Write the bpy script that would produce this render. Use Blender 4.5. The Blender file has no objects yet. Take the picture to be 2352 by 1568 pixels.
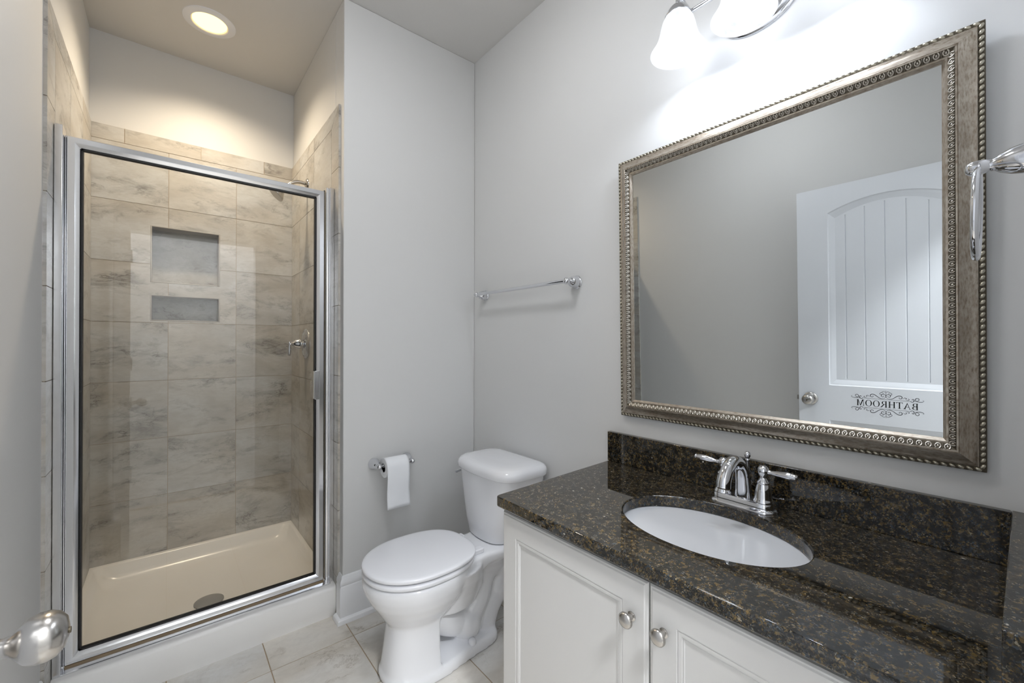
import bpy, bmesh, math, random
from mathutils import Vector, Matrix
random.seed(7)
S = bpy.context.scene
COL = S.collection
PI = math.pi

# ------------------------------------------------------------------ camera, world, exposure
F_PX, W_PX = 967.84, 2352.0
YAW, PITCH, ROLL, CAM_Z = math.radians(39.3087), math.radians(0.1888), math.radians(0.0781), 1.2201
cam_d = bpy.data.cameras.new('camera')
cam_d.sensor_width = 36.0
cam_d.lens = F_PX / W_PX * 36.0
cam_d.clip_start = 0.01
cam = bpy.data.objects.new('camera', cam_d)
COL.objects.link(cam)
cam.rotation_mode = 'QUATERNION'
fw = Vector((math.sin(YAW) * math.cos(PITCH), math.cos(YAW) * math.cos(PITCH), math.sin(PITCH)))
rt = Vector((math.cos(YAW), -math.sin(YAW), 0))
up = rt.cross(fw)
rt2 = rt * math.cos(ROLL) + up * math.sin(ROLL)
up2 = up * math.cos(ROLL) - rt * math.sin(ROLL)
m = Matrix((rt2, up2, -fw)).transposed()
cam.rotation_quaternion = m.to_quaternion()
cam.location = (0, 0, CAM_Z)
S.camera = cam

world = bpy.data.worlds.new('world')
S.world = world
world.use_nodes = True
world.node_tree.nodes['Background'].inputs[0].default_value = (0.75, 0.85, 1.0, 1)
world.node_tree.nodes['Background'].inputs[1].default_value = 0.05

S.view_settings.view_transform = 'Standard'
S.view_settings.look = 'None'
S.view_settings.gamma = 1.0
S.view_settings.use_curve_mapping = False
S.view_settings.exposure = 0.11
S.cycles.use_denoising = True
S.cycles.use_adaptive_sampling = True
S.cycles.adaptive_threshold = 0.025
S.cycles.max_bounces = 9
S.cycles.diffuse_bounces = 5
S.cycles.glossy_bounces = 6
S.cycles.transparent_max_bounces = 12
S.cycles.caustics_reflective = False
S.cycles.caustics_refractive = False
S.cycles.sample_clamp_indirect = 6.0

BULB_STRENGTH = 110.0
SHADE_GLOW, SHADE_CLEAR = 0.80, 0.36
DOWN_STRENGTH = 4.0
DOWN_WATTS = 68.0
HALL_FILL_STRENGTH = 300.0
CEIL_FILL_STRENGTH = 29.0

# ------------------------------------------------------------------ room numbers (metres)
XR, YB, XP, YSB, XL, ZC = 1.295, 1.9046, 0.6005, 2.8667, -0.295, 2.743
YF = -0.018           # inner face of the entrance wall
YH = -1.35            # far wall of the hall

# ------------------------------------------------------------------ material helpers
def srgb(r, g, b):
    f = lambda c: (c / 255 / 12.92) if c / 255 <= 0.04045 else ((c / 255 + 0.055) / 1.055) ** 2.4
    return (f(r), f(g), f(b), 1.0)

class NT:
    def __init__(self, name):
        self.m = bpy.data.materials.new(name)
        self.m.use_nodes = True
        self.t = self.m.node_tree
        self.b = self.t.nodes['Principled BSDF']
        self.out = self.t.nodes['Material Output']
    def n(self, kind, **kw):
        nd = self.t.nodes.new(kind)
        for k, v in kw.items():
            if k.startswith('i_'):
                nd.inputs[k[2:].replace('_', ' ')].default_value = v
            else:
                setattr(nd, k, v)
        return nd
    def l(self, a, b):
        self.t.links.new(a, b)
    def set(self, **kw):
        for k, v in kw.items():
            self.b.inputs[k.replace('_', ' ')].default_value = v
        return self
    def ramp(self, fac, stops):
        r = self.n('ShaderNodeValToRGB')
        e = r.color_ramp.elements
        while len(e) < len(stops):
            e.new(0.5)
        for el, (p, c) in zip(e, stops):
            el.position = p
            el.color = c if len(c) == 4 else (*c, 1)
        self.l(fac, r.inputs[0])
        return r.outputs[0]
    def noise(self, vec, scale, detail=4, rough=0.55, dist=0.0):
        nd = self.n('ShaderNodeTexNoise')
        nd.inputs['Scale'].default_value = scale
        nd.inputs['Detail'].default_value = detail
        nd.inputs['Roughness'].default_value = rough
        nd.inputs['Distortion'].default_value = dist
        if vec is not None:
            self.l(vec, nd.inputs['Vector'])
        return nd.outputs['Fac']
    def mapping(self, vec, scale=(1, 1, 1), rot=(0, 0, 0), loc=None):
        mp = self.n('ShaderNodeMapping')
        mp.inputs['Scale'].default_value = scale
        mp.inputs['Rotation'].default_value = rot
        if loc is not None:
            mp.inputs['Location'].default_value = loc
        self.l(vec, mp.inputs['Vector'])
        return mp.outputs[0]
    def obj(self):
        return self.n('ShaderNodeTexCoord').outputs['Object']
    def mix(self, fac, a, b, blend='MIX'):
        mx = self.n('ShaderNodeMix', data_type='RGBA', blend_type=blend)
        if isinstance(fac, (int, float)):
            mx.inputs[0].default_value = fac
        else:
            self.l(fac, mx.inputs[0])
        for sock, v in ((mx.inputs[6], a), (mx.inputs[7], b)):
            if isinstance(v, tuple):
                sock.default_value = v if len(v) == 4 else (*v, 1)
            else:
                self.l(v, sock)
        return mx.outputs[2]
    def bump(self, h, strength=0.2, dist=0.002):
        bp = self.n('ShaderNodeBump')
        bp.inputs['Strength'].default_value = strength
        bp.inputs['Distance'].default_value = dist
        self.l(h, bp.inputs['Height'])
        self.l(bp.outputs[0], self.b.inputs['Normal'])

def plain(name, col, rough=0.5, metal=0.0, **kw):
    t = NT(name)
    t.set(Base_Color=col, Roughness=rough, Metallic=metal)
    for k, v in kw.items():
        t.b.inputs[k.replace('_', ' ')].default_value = v
    return t.m

def paint(name, col, rough=0.6, bump=0.06):
    t = NT(name)
    t.set(Base_Color=col, Roughness=rough)
    t.bump(t.noise(t.obj(), 260, 3, 0.6), bump, 0.0006)
    return t.m

M = {}
M['wall'] = paint('wall_paint', srgb(215, 215, 214))
M['ceiling'] = paint('ceiling_paint', srgb(216, 214, 211), 0.8)
M['trim'] = paint('trim_paint', srgb(234, 235, 237), 0.3, 0.02)
M['cabinet'] = paint('cabinet_paint', srgb(208, 207, 205), 0.35, 0.03)
M['door'] = paint('door_paint', srgb(228, 231, 236), 0.35, 0.02)
M['chrome'] = plain('chrome', (0.73, 0.74, 0.77, 1), 0.06, 1.0)
M['alu'] = plain('bright_aluminium', (0.86, 0.865, 0.88, 1), 0.19, 1.0)
M['nickel'] = plain('brushed_nickel', (0.50, 0.48, 0.455, 1), 0.25, 1.0)
M['steel'] = plain('drain_steel', (0.50, 0.49, 0.47, 1), 0.35, 1.0)
M['ceramic'] = plain('glazed_ceramic', srgb(236, 237, 240), 0.06, 0.0, Coat_Weight=0.4, Coat_Roughness=0.03)
M['plastic'] = plain('white_plastic', srgb(236, 237, 241), 0.18)
M['sinkc'] = plain('sink_ceramic', srgb(228, 231, 236), 0.08)
M['pan'] = plain('acrylic_pan', srgb(246, 245, 243), 0.22)
M['rubber'] = plain('black_rubber', (0.012, 0.012, 0.012, 1), 0.5)
M['ink'] = plain('black_vinyl', (0.012, 0.012, 0.014, 1), 0.5)
M['mirror'] = plain('mirror_silver', (0.68, 0.70, 0.70, 1), 0.0, 1.0)
M['card'] = plain('cardboard', srgb(150, 120, 85), 0.9)
M['grout'] = plain('grout', srgb(176, 162, 144), 0.9)
M['fgrout'] = plain('floor_grout', srgb(170, 152, 128), 0.9)
M['niche'] = plain('niche_edge', srgb(168, 163, 155), 0.35)
M['drywood'] = paint('hall_carpet', srgb(186, 184, 181), 0.95, 0.3)
M['dirt'] = plain('caulk_line', srgb(160, 140, 112), 0.8)

def paper_mat():
    t = NT('tissue_paper')
    t.set(Base_Color=srgb(238, 240, 243), Roughness=0.95)
    t.bump(t.noise(t.mapping(t.obj(), (1, 1, 1)), 420, 2), 0.25, 0.0008)
    return t.m
M['paper'] = paper_mat()

def tile_mat(name, light, mid, dark, vein_scale, stretch, rough=0.3, dark_amt=0.5, blotch=0.55):
    t = NT(name)
    at = t.n('ShaderNodeAttribute', attribute_name='tile_shift')
    add = t.n('ShaderNodeVectorMath', operation='ADD')
    t.l(t.obj(), add.inputs[0]); t.l(at.outputs['Vector'], add.inputs[1])
    v = t.mapping(add.outputs[0], stretch, (0.10, 0.06, 0.12))
    big = t.noise(v, vein_scale * 0.6, 6, 0.6, 0.4)
    med = t.noise(v, vein_scale, 9, 0.66, 0.5)
    fine = t.noise(v, vein_scale * 5, 8, 0.7, 0.6)
    c1 = t.ramp(big, [(0.32, mid), (0.60, light)])
    # ridged veins
    sub = t.n('ShaderNodeMath', operation='SUBTRACT'); t.l(med, sub.inputs[0]); sub.inputs[1].default_value = 0.5
    ab = t.n('ShaderNodeMath', operation='ABSOLUTE'); t.l(sub.outputs[0], ab.inputs[0])
    vein = t.ramp(ab.outputs[0], [(0.0, (1, 1, 1)), (0.022, (0, 0, 0))])
    patch = t.ramp(t.noise(v, vein_scale * 0.8, 4, 0.5, 0.4), [(0.52, (0, 0, 0)), (0.72, (1, 1, 1))])
    gate = t.mix(1.0, vein, patch, 'MULTIPLY')
    c2 = t.mix(gate, c1, dark)
    smoky = t.ramp(t.noise(v, vein_scale * 0.8, 8, 0.68, 0.6), [(0.53, (0, 0, 0)), (0.74, (dark_amt,) * 3)])
    c3 = t.mix(smoky, c2, dark)
    blot = t.ramp(t.noise(t.mapping(add.outputs[0], (1.0, 1.0, 2.6)), vein_scale * 0.9, 10, 0.74, 0.5), [(0.54, (0, 0, 0)), (0.74, (blotch,) * 3)])
    c3 = t.mix(blot, c3, tuple(c * 0.8 for c in dark[:3]))
    hue = t.ramp(t.noise(v, vein_scale * 0.3, 2, 0.5), [(0.38, (1.0, 0.97, 0.92)), (0.62, (0.96, 0.98, 1.0))])
    c3 = t.mix(1.0, c3, hue, 'MULTIPLY')
    c4 = t.mix(t.ramp(fine, [(0.38, (0.35,) * 3), (0.58, (0, 0, 0))]), c3, mid)
    t.l(c4, t.b.inputs['Base Color'])
    t.set(Roughness=rough)
    t.bump(fine, 0.12, 0.0015)
    return t.m
M['walltile'] = tile_mat('slate_look_wall_tile', srgb(202, 200, 196), srgb(176, 171, 163), srgb(98, 93, 86), 5.0, (1.0, 1.0, 2.4), 0.32, 0.7, 0.75)
M['floortile'] = tile_mat('stone_look_floor_tile', srgb(222, 219, 214), srgb(200, 195, 187), srgb(156, 147, 134), 6.0, (1.0, 1.5, 1.0), 0.35, 0.4, 0.35)
M['nichetile'] = tile_mat('slate_niche_tile', srgb(186, 186, 184), srgb(160, 158, 152), srgb(104, 98, 92), 9.0, (1, 1, 1.3), 0.4, 0.5)

def granite_mat():
    t = NT('dark_granite')
    o = t.obj()
    nz = t.n('ShaderNodeTexNoise'); nz.inputs['Scale'].default_value = 140; nz.inputs['Detail'].default_value = 3; t.l(o, nz.inputs['Vector'])
    nv = t.n('ShaderNodeMix', data_type='VECTOR'); nv.inputs[0].default_value = 0.010
    t.l(o, nv.inputs[4]); t.l(nz.outputs['Color'], nv.inputs[5])
    def cells(scale):
        v = t.n('ShaderNodeTexVoronoi'); v.inputs['Scale'].default_value = scale
        t.l(nv.outputs[1], v.inputs['Vector'])
        sp = t.n('ShaderNodeSeparateColor'); t.l(v.outputs['Color'], sp.inputs[0])
        return v, sp
    v1, s1 = cells(430)
    fine = t.ramp(s1.outputs[0], [(0.0, srgb(14, 14, 13)), (0.30, srgb(24, 24, 22)), (0.50, srgb(66, 56, 36)), (0.60, srgb(124, 100, 58)), (0.68, srgb(44, 52, 60)), (0.84, srgb(78, 88, 96)), (0.94, srgb(150, 126, 82)), (1.0, srgb(150, 148, 138))])
    v3, s3 = cells(190)
    mid = t.ramp(s3.outputs[1], [(0.0, srgb(15, 15, 14)), (0.38, srgb(32, 31, 26)), (0.56, srgb(108, 88, 48)), (0.72, srgb(54, 61, 68)), (0.90, srgb(24, 25, 25)), (1.0, srgb(112, 92, 54))])
    c = t.mix(t.ramp(t.noise(o, 150, 4, 0.6), [(0.44, (0, 0, 0)), (0.56, (1, 1, 1))]), fine, mid)
    dark = t.ramp(t.noise(o, 75, 6, 0.65), [(0.41, (0.88,) * 3), (0.54, (0, 0, 0))])
    c = t.mix(dark, c, srgb(17, 17, 16))
    v2, s2 = cells(46)
    fleck = t.ramp(v2.outputs['Distance'], [(0.10, (1, 1, 1)), (0.16, (0, 0, 0))])
    keep = t.ramp(s2.outputs[1], [(0.955, (0, 0, 0)), (0.96, (1, 1, 1))])
    c = t.mix(t.mix(1.0, fleck, keep, 'MULTIPLY'), c, srgb(196, 192, 182))
    t.l(c, t.b.inputs['Base Color'])
    t.set(Roughness=0.035, Coat_Weight=0.25, Coat_Roughness=0.02)
    return t.m
M['granite'] = granite_mat()

def frame_mat():
    t = NT('antique_silver_frame')
    o = t.obj()
    st = t.noise(t.mapping(o, (14, 2.2, 2.2)), 40, 5, 0.6)
    c = t.ramp(st, [(0.30, srgb(136, 123, 108)), (0.50, srgb(176, 166, 152)), (0.75, srgb(196, 189, 178))])
    big = t.ramp(t.noise(o, 16, 4), [(0.42, (0, 0, 0)), (0.66, (0.35,) * 3)])
    c = t.mix(big, c, srgb(120, 104, 88))
    t.l(c, t.b.inputs['Base Color'])
    t.set(Metallic=0.75, Roughness=0.36)
    t.bump(st, 0.08, 0.0008)
    return t.m
M['frame'] = frame_mat()
M['bead'] = plain('antique_silver_bead', srgb(182, 176, 160), 0.34, 0.8)
M['patina'] = plain('dark_patina', srgb(84, 76, 62), 0.55, 0.5)
M['carve'] = plain('bright_carving', srgb(206, 200, 190), 0.33, 0.75)

def glass_mat():
    t = NT('shower_glass')
    tr = t.n('ShaderNodeBsdfTransparent'); tr.inputs[0].default_value = (0.985, 0.99, 0.985, 1)
    gl = t.n('ShaderNodeBsdfGlossy'); gl.inputs['Roughness'].default_value = 0.0
    fr = t.n('ShaderNodeFresnel'); fr.inputs['IOR'].default_value = 1.5
    mx = t.n('ShaderNodeMixShader')
    t.l(fr.outputs[0], mx.inputs[0]); t.l(tr.outputs[0], mx.inputs[1]); t.l(gl.outputs[0], mx.inputs[2])
    t.l(mx.outputs[0], t.out.inputs['Surface'])
    return t.m
M['glass'] = glass_mat()

def emit_mat(name, col, strength):
    t = NT(name)
    e = t.n('ShaderNodeEmission'); e.inputs[0].default_value = col; e.inputs[1].default_value = strength
    t.l(e.outputs[0], t.out.inputs['Surface'])
    return t.m
M['bulb'] = emit_mat('lit_bulb', (0.82, 0.89, 1.0, 1), BULB_STRENGTH)
M['downlens'] = emit_mat('lit_warm_lens', (1.0, 0.66, 0.20, 1), DOWN_STRENGTH)
M['ceil_fill_lens'] = emit_mat('added_ceiling_fill_lens', (0.96, 0.975, 1.0, 1), CEIL_FILL_STRENGTH)
M['hall_fill_lens'] = emit_mat('added_hall_fill_lens', (0.93, 0.96, 1.0, 1), HALL_FILL_STRENGTH)

def shade_mat():
    t = NT('alabaster_glass')
    o = t.obj()
    sw = t.noise(t.mapping(o, (1, 1, 0.7), (0.5, 0.3, 0)), 16, 5, 0.55, 2.2)
    col = t.ramp(sw, [(0.35, (0.74, 0.78, 0.88)), (0.55, (0.88, 0.91, 0.98)), (0.7, (0.97, 0.98, 1.0))])
    tr = t.n('ShaderNodeBsdfTransparent'); tr.inputs[0].default_value = (SHADE_CLEAR, SHADE_CLEAR, SHADE_CLEAR, 1)
    em = t.n('ShaderNodeEmission'); t.l(col, em.inputs[0]); em.inputs[1].default_value = SHADE_GLOW  # swirled emission stands in for bulb light coming through the glass
    gl = t.n('ShaderNodeBsdfGlossy'); gl.inputs['Roughness'].default_value = 0.1
    m2 = t.n('ShaderNodeMixShader'); m2.inputs[0].default_value = 0.03
    t.l(tr.outputs[0], m2.inputs[1]); t.l(gl.outputs[0], m2.inputs[2])
    ad = t.n('ShaderNodeAddShader'); t.l(m2.outputs[0], ad.inputs[0]); t.l(em.outputs[0], ad.inputs[1])
    t.l(ad.outputs[0], t.out.inputs['Surface'])
    return t.m
M['shade'] = shade_mat()

def drain_mat():
    t = NT('perforated_drain_steel')
    o = t.obj()
    v = t.n('ShaderNodeTexVoronoi'); v.inputs['Scale'].default_value = 150; v.inputs['Randomness'].default_value = 0.0
    t.l(o, v.inputs['Vector'])
    c = t.ramp(v.outputs['Distance'], [(0.28, (0.03, 0.03, 0.03)), (0.36, (0.42, 0.41, 0.39))])
    t.l(c, t.b.inputs['Base Color'])
    t.set(Metallic=0.8, Roughness=0.4)
    return t.m
M['drain'] = drain_mat()

# ------------------------------------------------------------------ mesh helpers
class MB:
    """collects shapes (world coordinates) and links them as ONE mesh object"""
    def __init__(self):
        self.v, self.f, self.shift = [], [], None
    def quad(self, *p):
        b = len(self.v)
        self.v += [tuple(q) for q in p]
        self.f.append(tuple(range(b, b + len(p))))
        return self
    def add(self, vs, fs):
        b = len(self.v)
        self.v += [tuple(p) for p in vs]
        self.f += [tuple(i + b for i in q) for q in fs]
        return self
    def box(self, x0, x1, y0, y1, z0, z1):
        vs = [(x, y, z) for z in (z0, z1) for y in (y0, y1) for x in (x0, x1)]
        return self.add(vs, [(0, 2, 3, 1), (4, 5, 7, 6), (0, 1, 5, 4), (2, 6, 7, 3), (0, 4, 6, 2), (1, 3, 7, 5)])
    def prism(self, pts, z0, z1):
        n = len(pts)
        vs = [(x, y, z0) for x, y in pts] + [(x, y, z1) for x, y in pts]
        fs = [tuple(range(n - 1, -1, -1)), tuple(range(n, 2 * n))]
        fs += [(i, (i + 1) % n, n + (i + 1) % n, n + i) for i in range(n)]
        return self.add(vs, fs)
    def loft(self, rings, cap0=True, cap1=True, closed=True):
        n = len(rings[0])
        vs = [p for r in rings for p in r]
        fs = []
        for k in range(len(rings) - 1):
            for i in range(n if closed else n - 1):
                j = (i + 1) % n
                fs.append((k * n + i, k * n + j, (k + 1) * n + j, (k + 1) * n + i))
        if cap0:
            fs.append(tuple(range(n - 1, -1, -1)))
        if cap1:
            fs.append(tuple(range((len(rings) - 1) * n, len(rings) * n)))
        return self.add(vs, fs)
    def lathe(self, prof, org=(0, 0, 0), axis=(0, 0, 1), n=32, sx=1.0, sy=1.0, ref=None):
        """prof = [(radius, distance along axis)]"""
        a = Vector(axis).normalized()
        r = Vector(ref) if ref else (Vector((0, 0, 1)) if abs(a.z) < 0.9 else Vector((1, 0, 0)))
        u = (r - a * r.dot(a)).normalized()
        w = a.cross(u)
        o = Vector(org)
        rings = []
        for rad, d in prof:
            rad = max(rad, 1e-5)
            rings.append([tuple(o + a * d + u * (rad * sx * math.cos(2 * PI * i / n)) + w * (rad * sy * math.sin(2 * PI * i / n))) for i in range(n)])
        return self.loft(rings)
    def tube(self, path, rads, n=14, flat=1.0, ref=None):
        """sweep; rads one radius or a list; flat scales the second axis"""
        P = [Vector(p) for p in path]
        if not isinstance(rads, (list, tuple)):
            rads = [rads] * len(P)
        rings, u = [], None
        for i, p in enumerate(P):
            t = (P[min(i + 1, len(P) - 1)] - P[max(i - 1, 0)]).normalized()
            if u is None:
                r = Vector(ref) if ref else (Vector((0, 0, 1)) if abs(t.z) < 0.9 else Vector((1, 0, 0)))
            else:
                r = u
            u = (r - t * r.dot(t)).normalized()
            w = t.cross(u)
            rings.append([tuple(p + u * (rads[i] * math.cos(2 * PI * k / n)) + w * (rads[i] * flat * math.sin(2 * PI * k / n))) for k in range(n)])
        return self.loft(rings)
    def ball(self, c, rx, ry=None, rz=None, nu=16, nv=10):
        ry = rx if ry is None else ry
        rz = rx if rz is None else rz
        rings = []
        for k in range(nv + 1):
            t = PI * k / nv
            rr = max(math.sin(t), 1e-4)
            rings.append([(c[0] + rx * rr * math.cos(2 * PI * i / nu), c[1] + ry * rr * math.sin(2 * PI * i / nu), c[2] - rz * math.cos(t)) for i in range(nu)])
        return self.loft(rings)
    def torus(self, c, axis, R, r, n=48, k=10, sx=1.0):
        a = Vector(axis).normalized()
        q = Vector((0, 0, 1)) if abs(a.z) < 0.9 else Vector((1, 0, 0))
        u = (q - a * q.dot(a)).normalized(); w = a.cross(u); o = Vector(c)
        vs, fs = [], []
        for i in range(n):
            A = 2 * PI * i / n
            d = u * math.cos(A) * sx + w * math.sin(A)
            for j in range(k):
                B = 2 * PI * j / k
                vs.append(tuple(o + d * (R + r * math.cos(B)) + a * (r * math.sin(B))))
        for i in range(n):
            for j in range(k):
                fs.append((i * k + j, i * k + (j + 1) % k, ((i + 1) % n) * k + (j + 1) % k, ((i + 1) % n) * k + j))
        return self.add(vs, fs)
    def build(self, name, mat, parent=None, smooth=None, bevel=None, segs=2, mods=None):
        o0 = Vector((0, 0, 0))
        q = parent
        if q is not None:
            while q.parent:
                q = q.parent
            o0 = q.matrix_basis.inverted()
        me = bpy.data.meshes.new(name)
        vs = [(o0 @ Vector(p))[:] for p in self.v] if parent is not None else self.v
        me.from_pydata(vs, [], self.f)
        bm = bmesh.new(); bm.from_mesh(me)
        bmesh.ops.recalc_face_normals(bm, faces=bm.faces)
        bm.to_mesh(me); bm.free()
        if mat is not None:
            me.materials.append(mat)
        if self.shift is not None:
            at = me.attributes.new('tile_shift', 'FLOAT_VECTOR', 'FACE')
            for i, s in enumerate(self.shift):
                at.data[i].vector = s
        if smooth is not None:
            me.polygons.foreach_set('use_smooth', [True] * len(me.polygons))
            me.set_sharp_from_angle(angle=math.radians(smooth))
        o = bpy.data.objects.new(name, me)
        COL.objects.link(o)
        if parent is not None:
            o.parent = parent
        if bevel:
            b = o.modifiers.new('bevel', 'BEVEL')
            b.width = bevel; b.segments = segs; b.limit_method = 'ANGLE'; b.angle_limit = math.radians(40)
            me.polygons.foreach_set('use_smooth', [True] * len(me.polygons))
            b.harden_normals = False
            if smooth is None:
                me.set_sharp_from_angle(angle=math.radians(40))
        return o

def thing(name, label, cat, loc=(0, 0, 0), group=None):
    o = bpy.data.objects.new(name, None)
    COL.objects.link(o)
    o.empty_display_size = 0.05
    o.location = loc
    bpy.context.view_layer.update()
    return tag(o, label, cat, group)

def tag(o, label, cat, group=None, kind=None):
    o['label'] = label
    o['category'] = cat
    if group: o['group'] = group
    if kind: o['kind'] = kind
    return o

def struct(o, label=None, cat=None):
    o['kind'] = 'structure'
    if label: o['label'] = label
    if cat: o['category'] = cat
    return o

def part(o, label):
    o['label'] = label
    return o

def sgn(x): return 1 if x >= 0 else -1

def rrect(x0, x1, y0, y1, r, n=6):
    pts = []
    for cx, cy, a0 in ((x1 - r, y1 - r, 0), (x0 + r, y1 - r, 90), (x0 + r, y0 + r, 180), (x1 - r, y0 + r, 270)):
        for i in range(n + 1):
            A = math.radians(a0 + 90 * i / n)
            pts.append((cx + r * math.cos(A), cy + r * math.sin(A)))
    return pts

def catmull(P, n=8):
    P = [Vector(p) for p in P]
    out = []
    for i in range(len(P) - 1):
        a, b, c, d = P[max(i - 1, 0)], P[i], P[i + 1], P[min(i + 2, len(P) - 1)]
        for k in range(n):
            t = k / n
            out.append(0.5 * ((2 * b) + (c - a) * t + (2 * a - 5 * b + 4 * c - d) * t * t + (3 * b - 3 * c + d - a) * t ** 3))
    out.append(P[-1])
    return out

# ------------------------------------------------------------------ the room shell
w = MB()
w.box(XL - 0.12, XL, YF - 0.12, 3.0, 0, ZC)
struct(w.build('wall_left', M['wall']), 'pale grey painted left wall running into the shower', 'wall')
w = MB()
w.box(XR, XR + 0.12, YF - 0.12, YB + 0.12, 0, ZC)
struct(w.build('wall_right', M['wall']), 'pale grey painted wall carrying the framed mirror and towel bar', 'wall')
w = MB()
w.box(XP, XR, YB, YB + 0.12, 0, ZC)
w.box(XP, XP + 0.12, YB + 0.12, YSB, 0, ZC)
struct(w.build('wall_back', M['wall'], bevel=0.004), 'pale grey partition wall behind the toilet beside the shower', 'wall')
NX0, NX1 = -0.068, 0.2285
NICHES = ((1.5300, 1.8235), (1.3320, 1.4665))
w = MB()
zs = [0, 1.3320, 1.4665, 1.5300, 1.8235, ZC]
for k in range(5):
    if (zs[k], zs[k + 1]) in NICHES:
        w.box(XL, NX0, YSB, YSB + 0.12, zs[k], zs[k + 1])
        w.box(NX1, XP + 0.12, YSB, YSB + 0.12, zs[k], zs[k + 1])
        w.box(NX0, NX1, YSB + 0.098, YSB + 0.12, zs[k], zs[k + 1])
    else:
        w.box(XL, XP + 0.12, YSB, YSB + 0.12, zs[k], zs[k + 1])
struct(w.build('wall_shower_back', M['wall']), 'painted rear wall of the shower above the tile', 'wall')
DX0, DX1, DZ = -0.215, 0.575, 2.035
w = MB()
w.box(XL, DX0, YF - 0.12, YF, 0, ZC)
w.box(DX1, XR, YF - 0.12, YF, 0, ZC)
w.box(DX0, DX1, YF - 0.12, YF, DZ, ZC)
struct(w.build('wall_front', M['wall']), 'painted entrance wall with the doorway', 'wall')
w = MB(); w.box(XL - 0.12, XR + 0.12, YF - 0.12, 3.0, ZC, ZC + 0.1)
struct(w.build('ceiling', M['ceiling']), 'flat off-white ceiling over bathroom and shower', 'ceiling')
# the hall on the other side of the doorway
w = MB(); w.box(-1.1, 1.6, YH - 0.1, YH, 0, ZC); w.box(-1.2, -1.1, YH, YF - 0.12, 0, ZC); w.box(1.6, 1.7, YH, YF - 0.12, 0, ZC)
w.box(-1.1, XL - 0.12, YF - 0.22, YF - 0.12, 0, ZC); w.box(XR + 0.12, 1.6, YF - 0.22, YF - 0.12, 0, ZC)
struct(w.build('wall_hall', M['wall']), 'painted walls of the hall outside the doorway', 'wall')
w = MB(); w.box(-1.1, 1.6, YH, YF - 0.12, ZC, ZC + 0.1)
struct(w.build('ceiling_hall', M['ceiling']), 'flat ceiling of the hall', 'ceiling')
w = MB(); w.box(-1.1, 1.6, YH, YF - 0.06, -0.1, 0)
struct(w.build('floor_hall', M['drywood']), 'pale carpet floor of the hall', 'floor')

# ------------------------------------------------------------------ tiles
def clip_rect(poly_rects, hole):
    out = []
    hx0, hx1, hy0, hy1 = hole
    for (x0, x1, y0, y1) in poly_rects:
        if x1 <= hx0 or x0 >= hx1 or y1 <= hy0 or y0 >= hy1:
            out.append((x0, x1, y0, y1)); continue
        if x0 < hx0: out.append((x0, hx0, y0, y1))
        if x1 > hx1: out.append((hx1, x1, y0, y1))
        a, b = max(x0, hx0), min(x1, hx1)
        if y0 < hy0: out.append((a, b, y0, hy0))
        if y1 > hy1: out.append((a, b, hy1, y1))
    return out

class Tiles(MB):
    """u,v plane tiles; to3(u, v, d) -> point at d in front of the backing"""
    def __init__(self, to3, thick=0.008, grout=0.0013):
        super().__init__()
        self.to3, self.th, self.g = to3, thick, grout
        self.shift = []
    def poly(self, pts, sh):
        n = len(pts)
        b = len(self.v)
        self.v += [tuple(self.to3(u, v, 0)) for u, v in pts] + [tuple(self.to3(u, v, self.th)) for u, v in pts]
        fs = [tuple(range(b + n - 1, b - 1, -1)), tuple(range(b + n, b + 2 * n))]
        fs += [(b + i, b + (i + 1) % n, b + n + (i + 1) % n, b + n + i) for i in range(n)]
        self.f += fs
        self.shift += [sh] * len(fs)
    def cell(self, u0, u1, v0, v1, holes=()):
        sh = tuple(random.uniform(-9, 9) for _ in range(3))
        g = self.g
        rs = [(u0 + g, u1 - g, v0 + g, v1 - g)]
        for h in holes:
            rs = clip_rect(rs, h)
        for a, b, c, d in rs:
            if b - a > 0.003 and d - c > 0.003:
                self.poly([(a, c), (b, c), (b, d), (a, d)], sh)
    def quadcell(self, pts):
        sh = tuple(random.uniform(-9, 9) for _ in range(3))
        cx = sum(p[0] for p in pts) / len(pts); cy = sum(p[1] for p in pts) / len(pts)
        self.poly([(p[0] - self.g * sgn(p[0] - cx), p[1] - self.g * sgn(p[1] - cy)) for p in pts], sh)

ROWS = [0.125, 0.4270, 0.7240, 1.0225, 1.3225, 1.6245, 1.9255, 2.2150]
ZT = 2.2900
# rear shower wall
T = Tiles(lambda u, v, d: (u, YSB - d, v))
cols = [XL + 0.002, 0.0045, 0.3045, XP - 0.002]
holes = [(NX0, NX1, a, b) for a, b in NICHES]
for k in range(len(ROWS) - 1):
    for i in range(3):
        T.cell(cols[i], cols[i + 1], ROWS[k], ROWS[k + 1], holes)
tc = [XL + 0.002, -0.168, 0.1410, 0.4410, XP - 0.002]
for i in range(4):
    T.cell(tc[i], tc[i + 1], ROWS[-1], ZT)
tb = T.build('trim_1', M['walltile'])
struct(tb, 'beige grey stone-look tile surround on the rear shower wall with two niches', 'tile')
def grout_sheet(parent, rects, to3, d=0.0062):
    g = MB()
    for u0, u1, v0, v1 in rects:
        ps = [(u0, v0), (u1, v0), (u1, v1), (u0, v1)]
        vs = [to3(u, v, 0.0005) for u, v in ps] + [to3(u, v, d) for u, v in ps]
        g.add(vs, [(3, 2, 1, 0), (4, 5, 6, 7), (0, 1, 5, 4), (1, 2, 6, 5), (2, 3, 7, 6), (3, 0, 4, 7)])
    return g.build('grout', M['grout'], parent)
rs = [(XL + 0.002, XP - 0.002, 0.125, ZT - 0.001)]
for h in holes: rs = clip_rect(rs, h)
grout_sheet(tb, rs, lambda u, v, d: (u, YSB - d, v))
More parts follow.
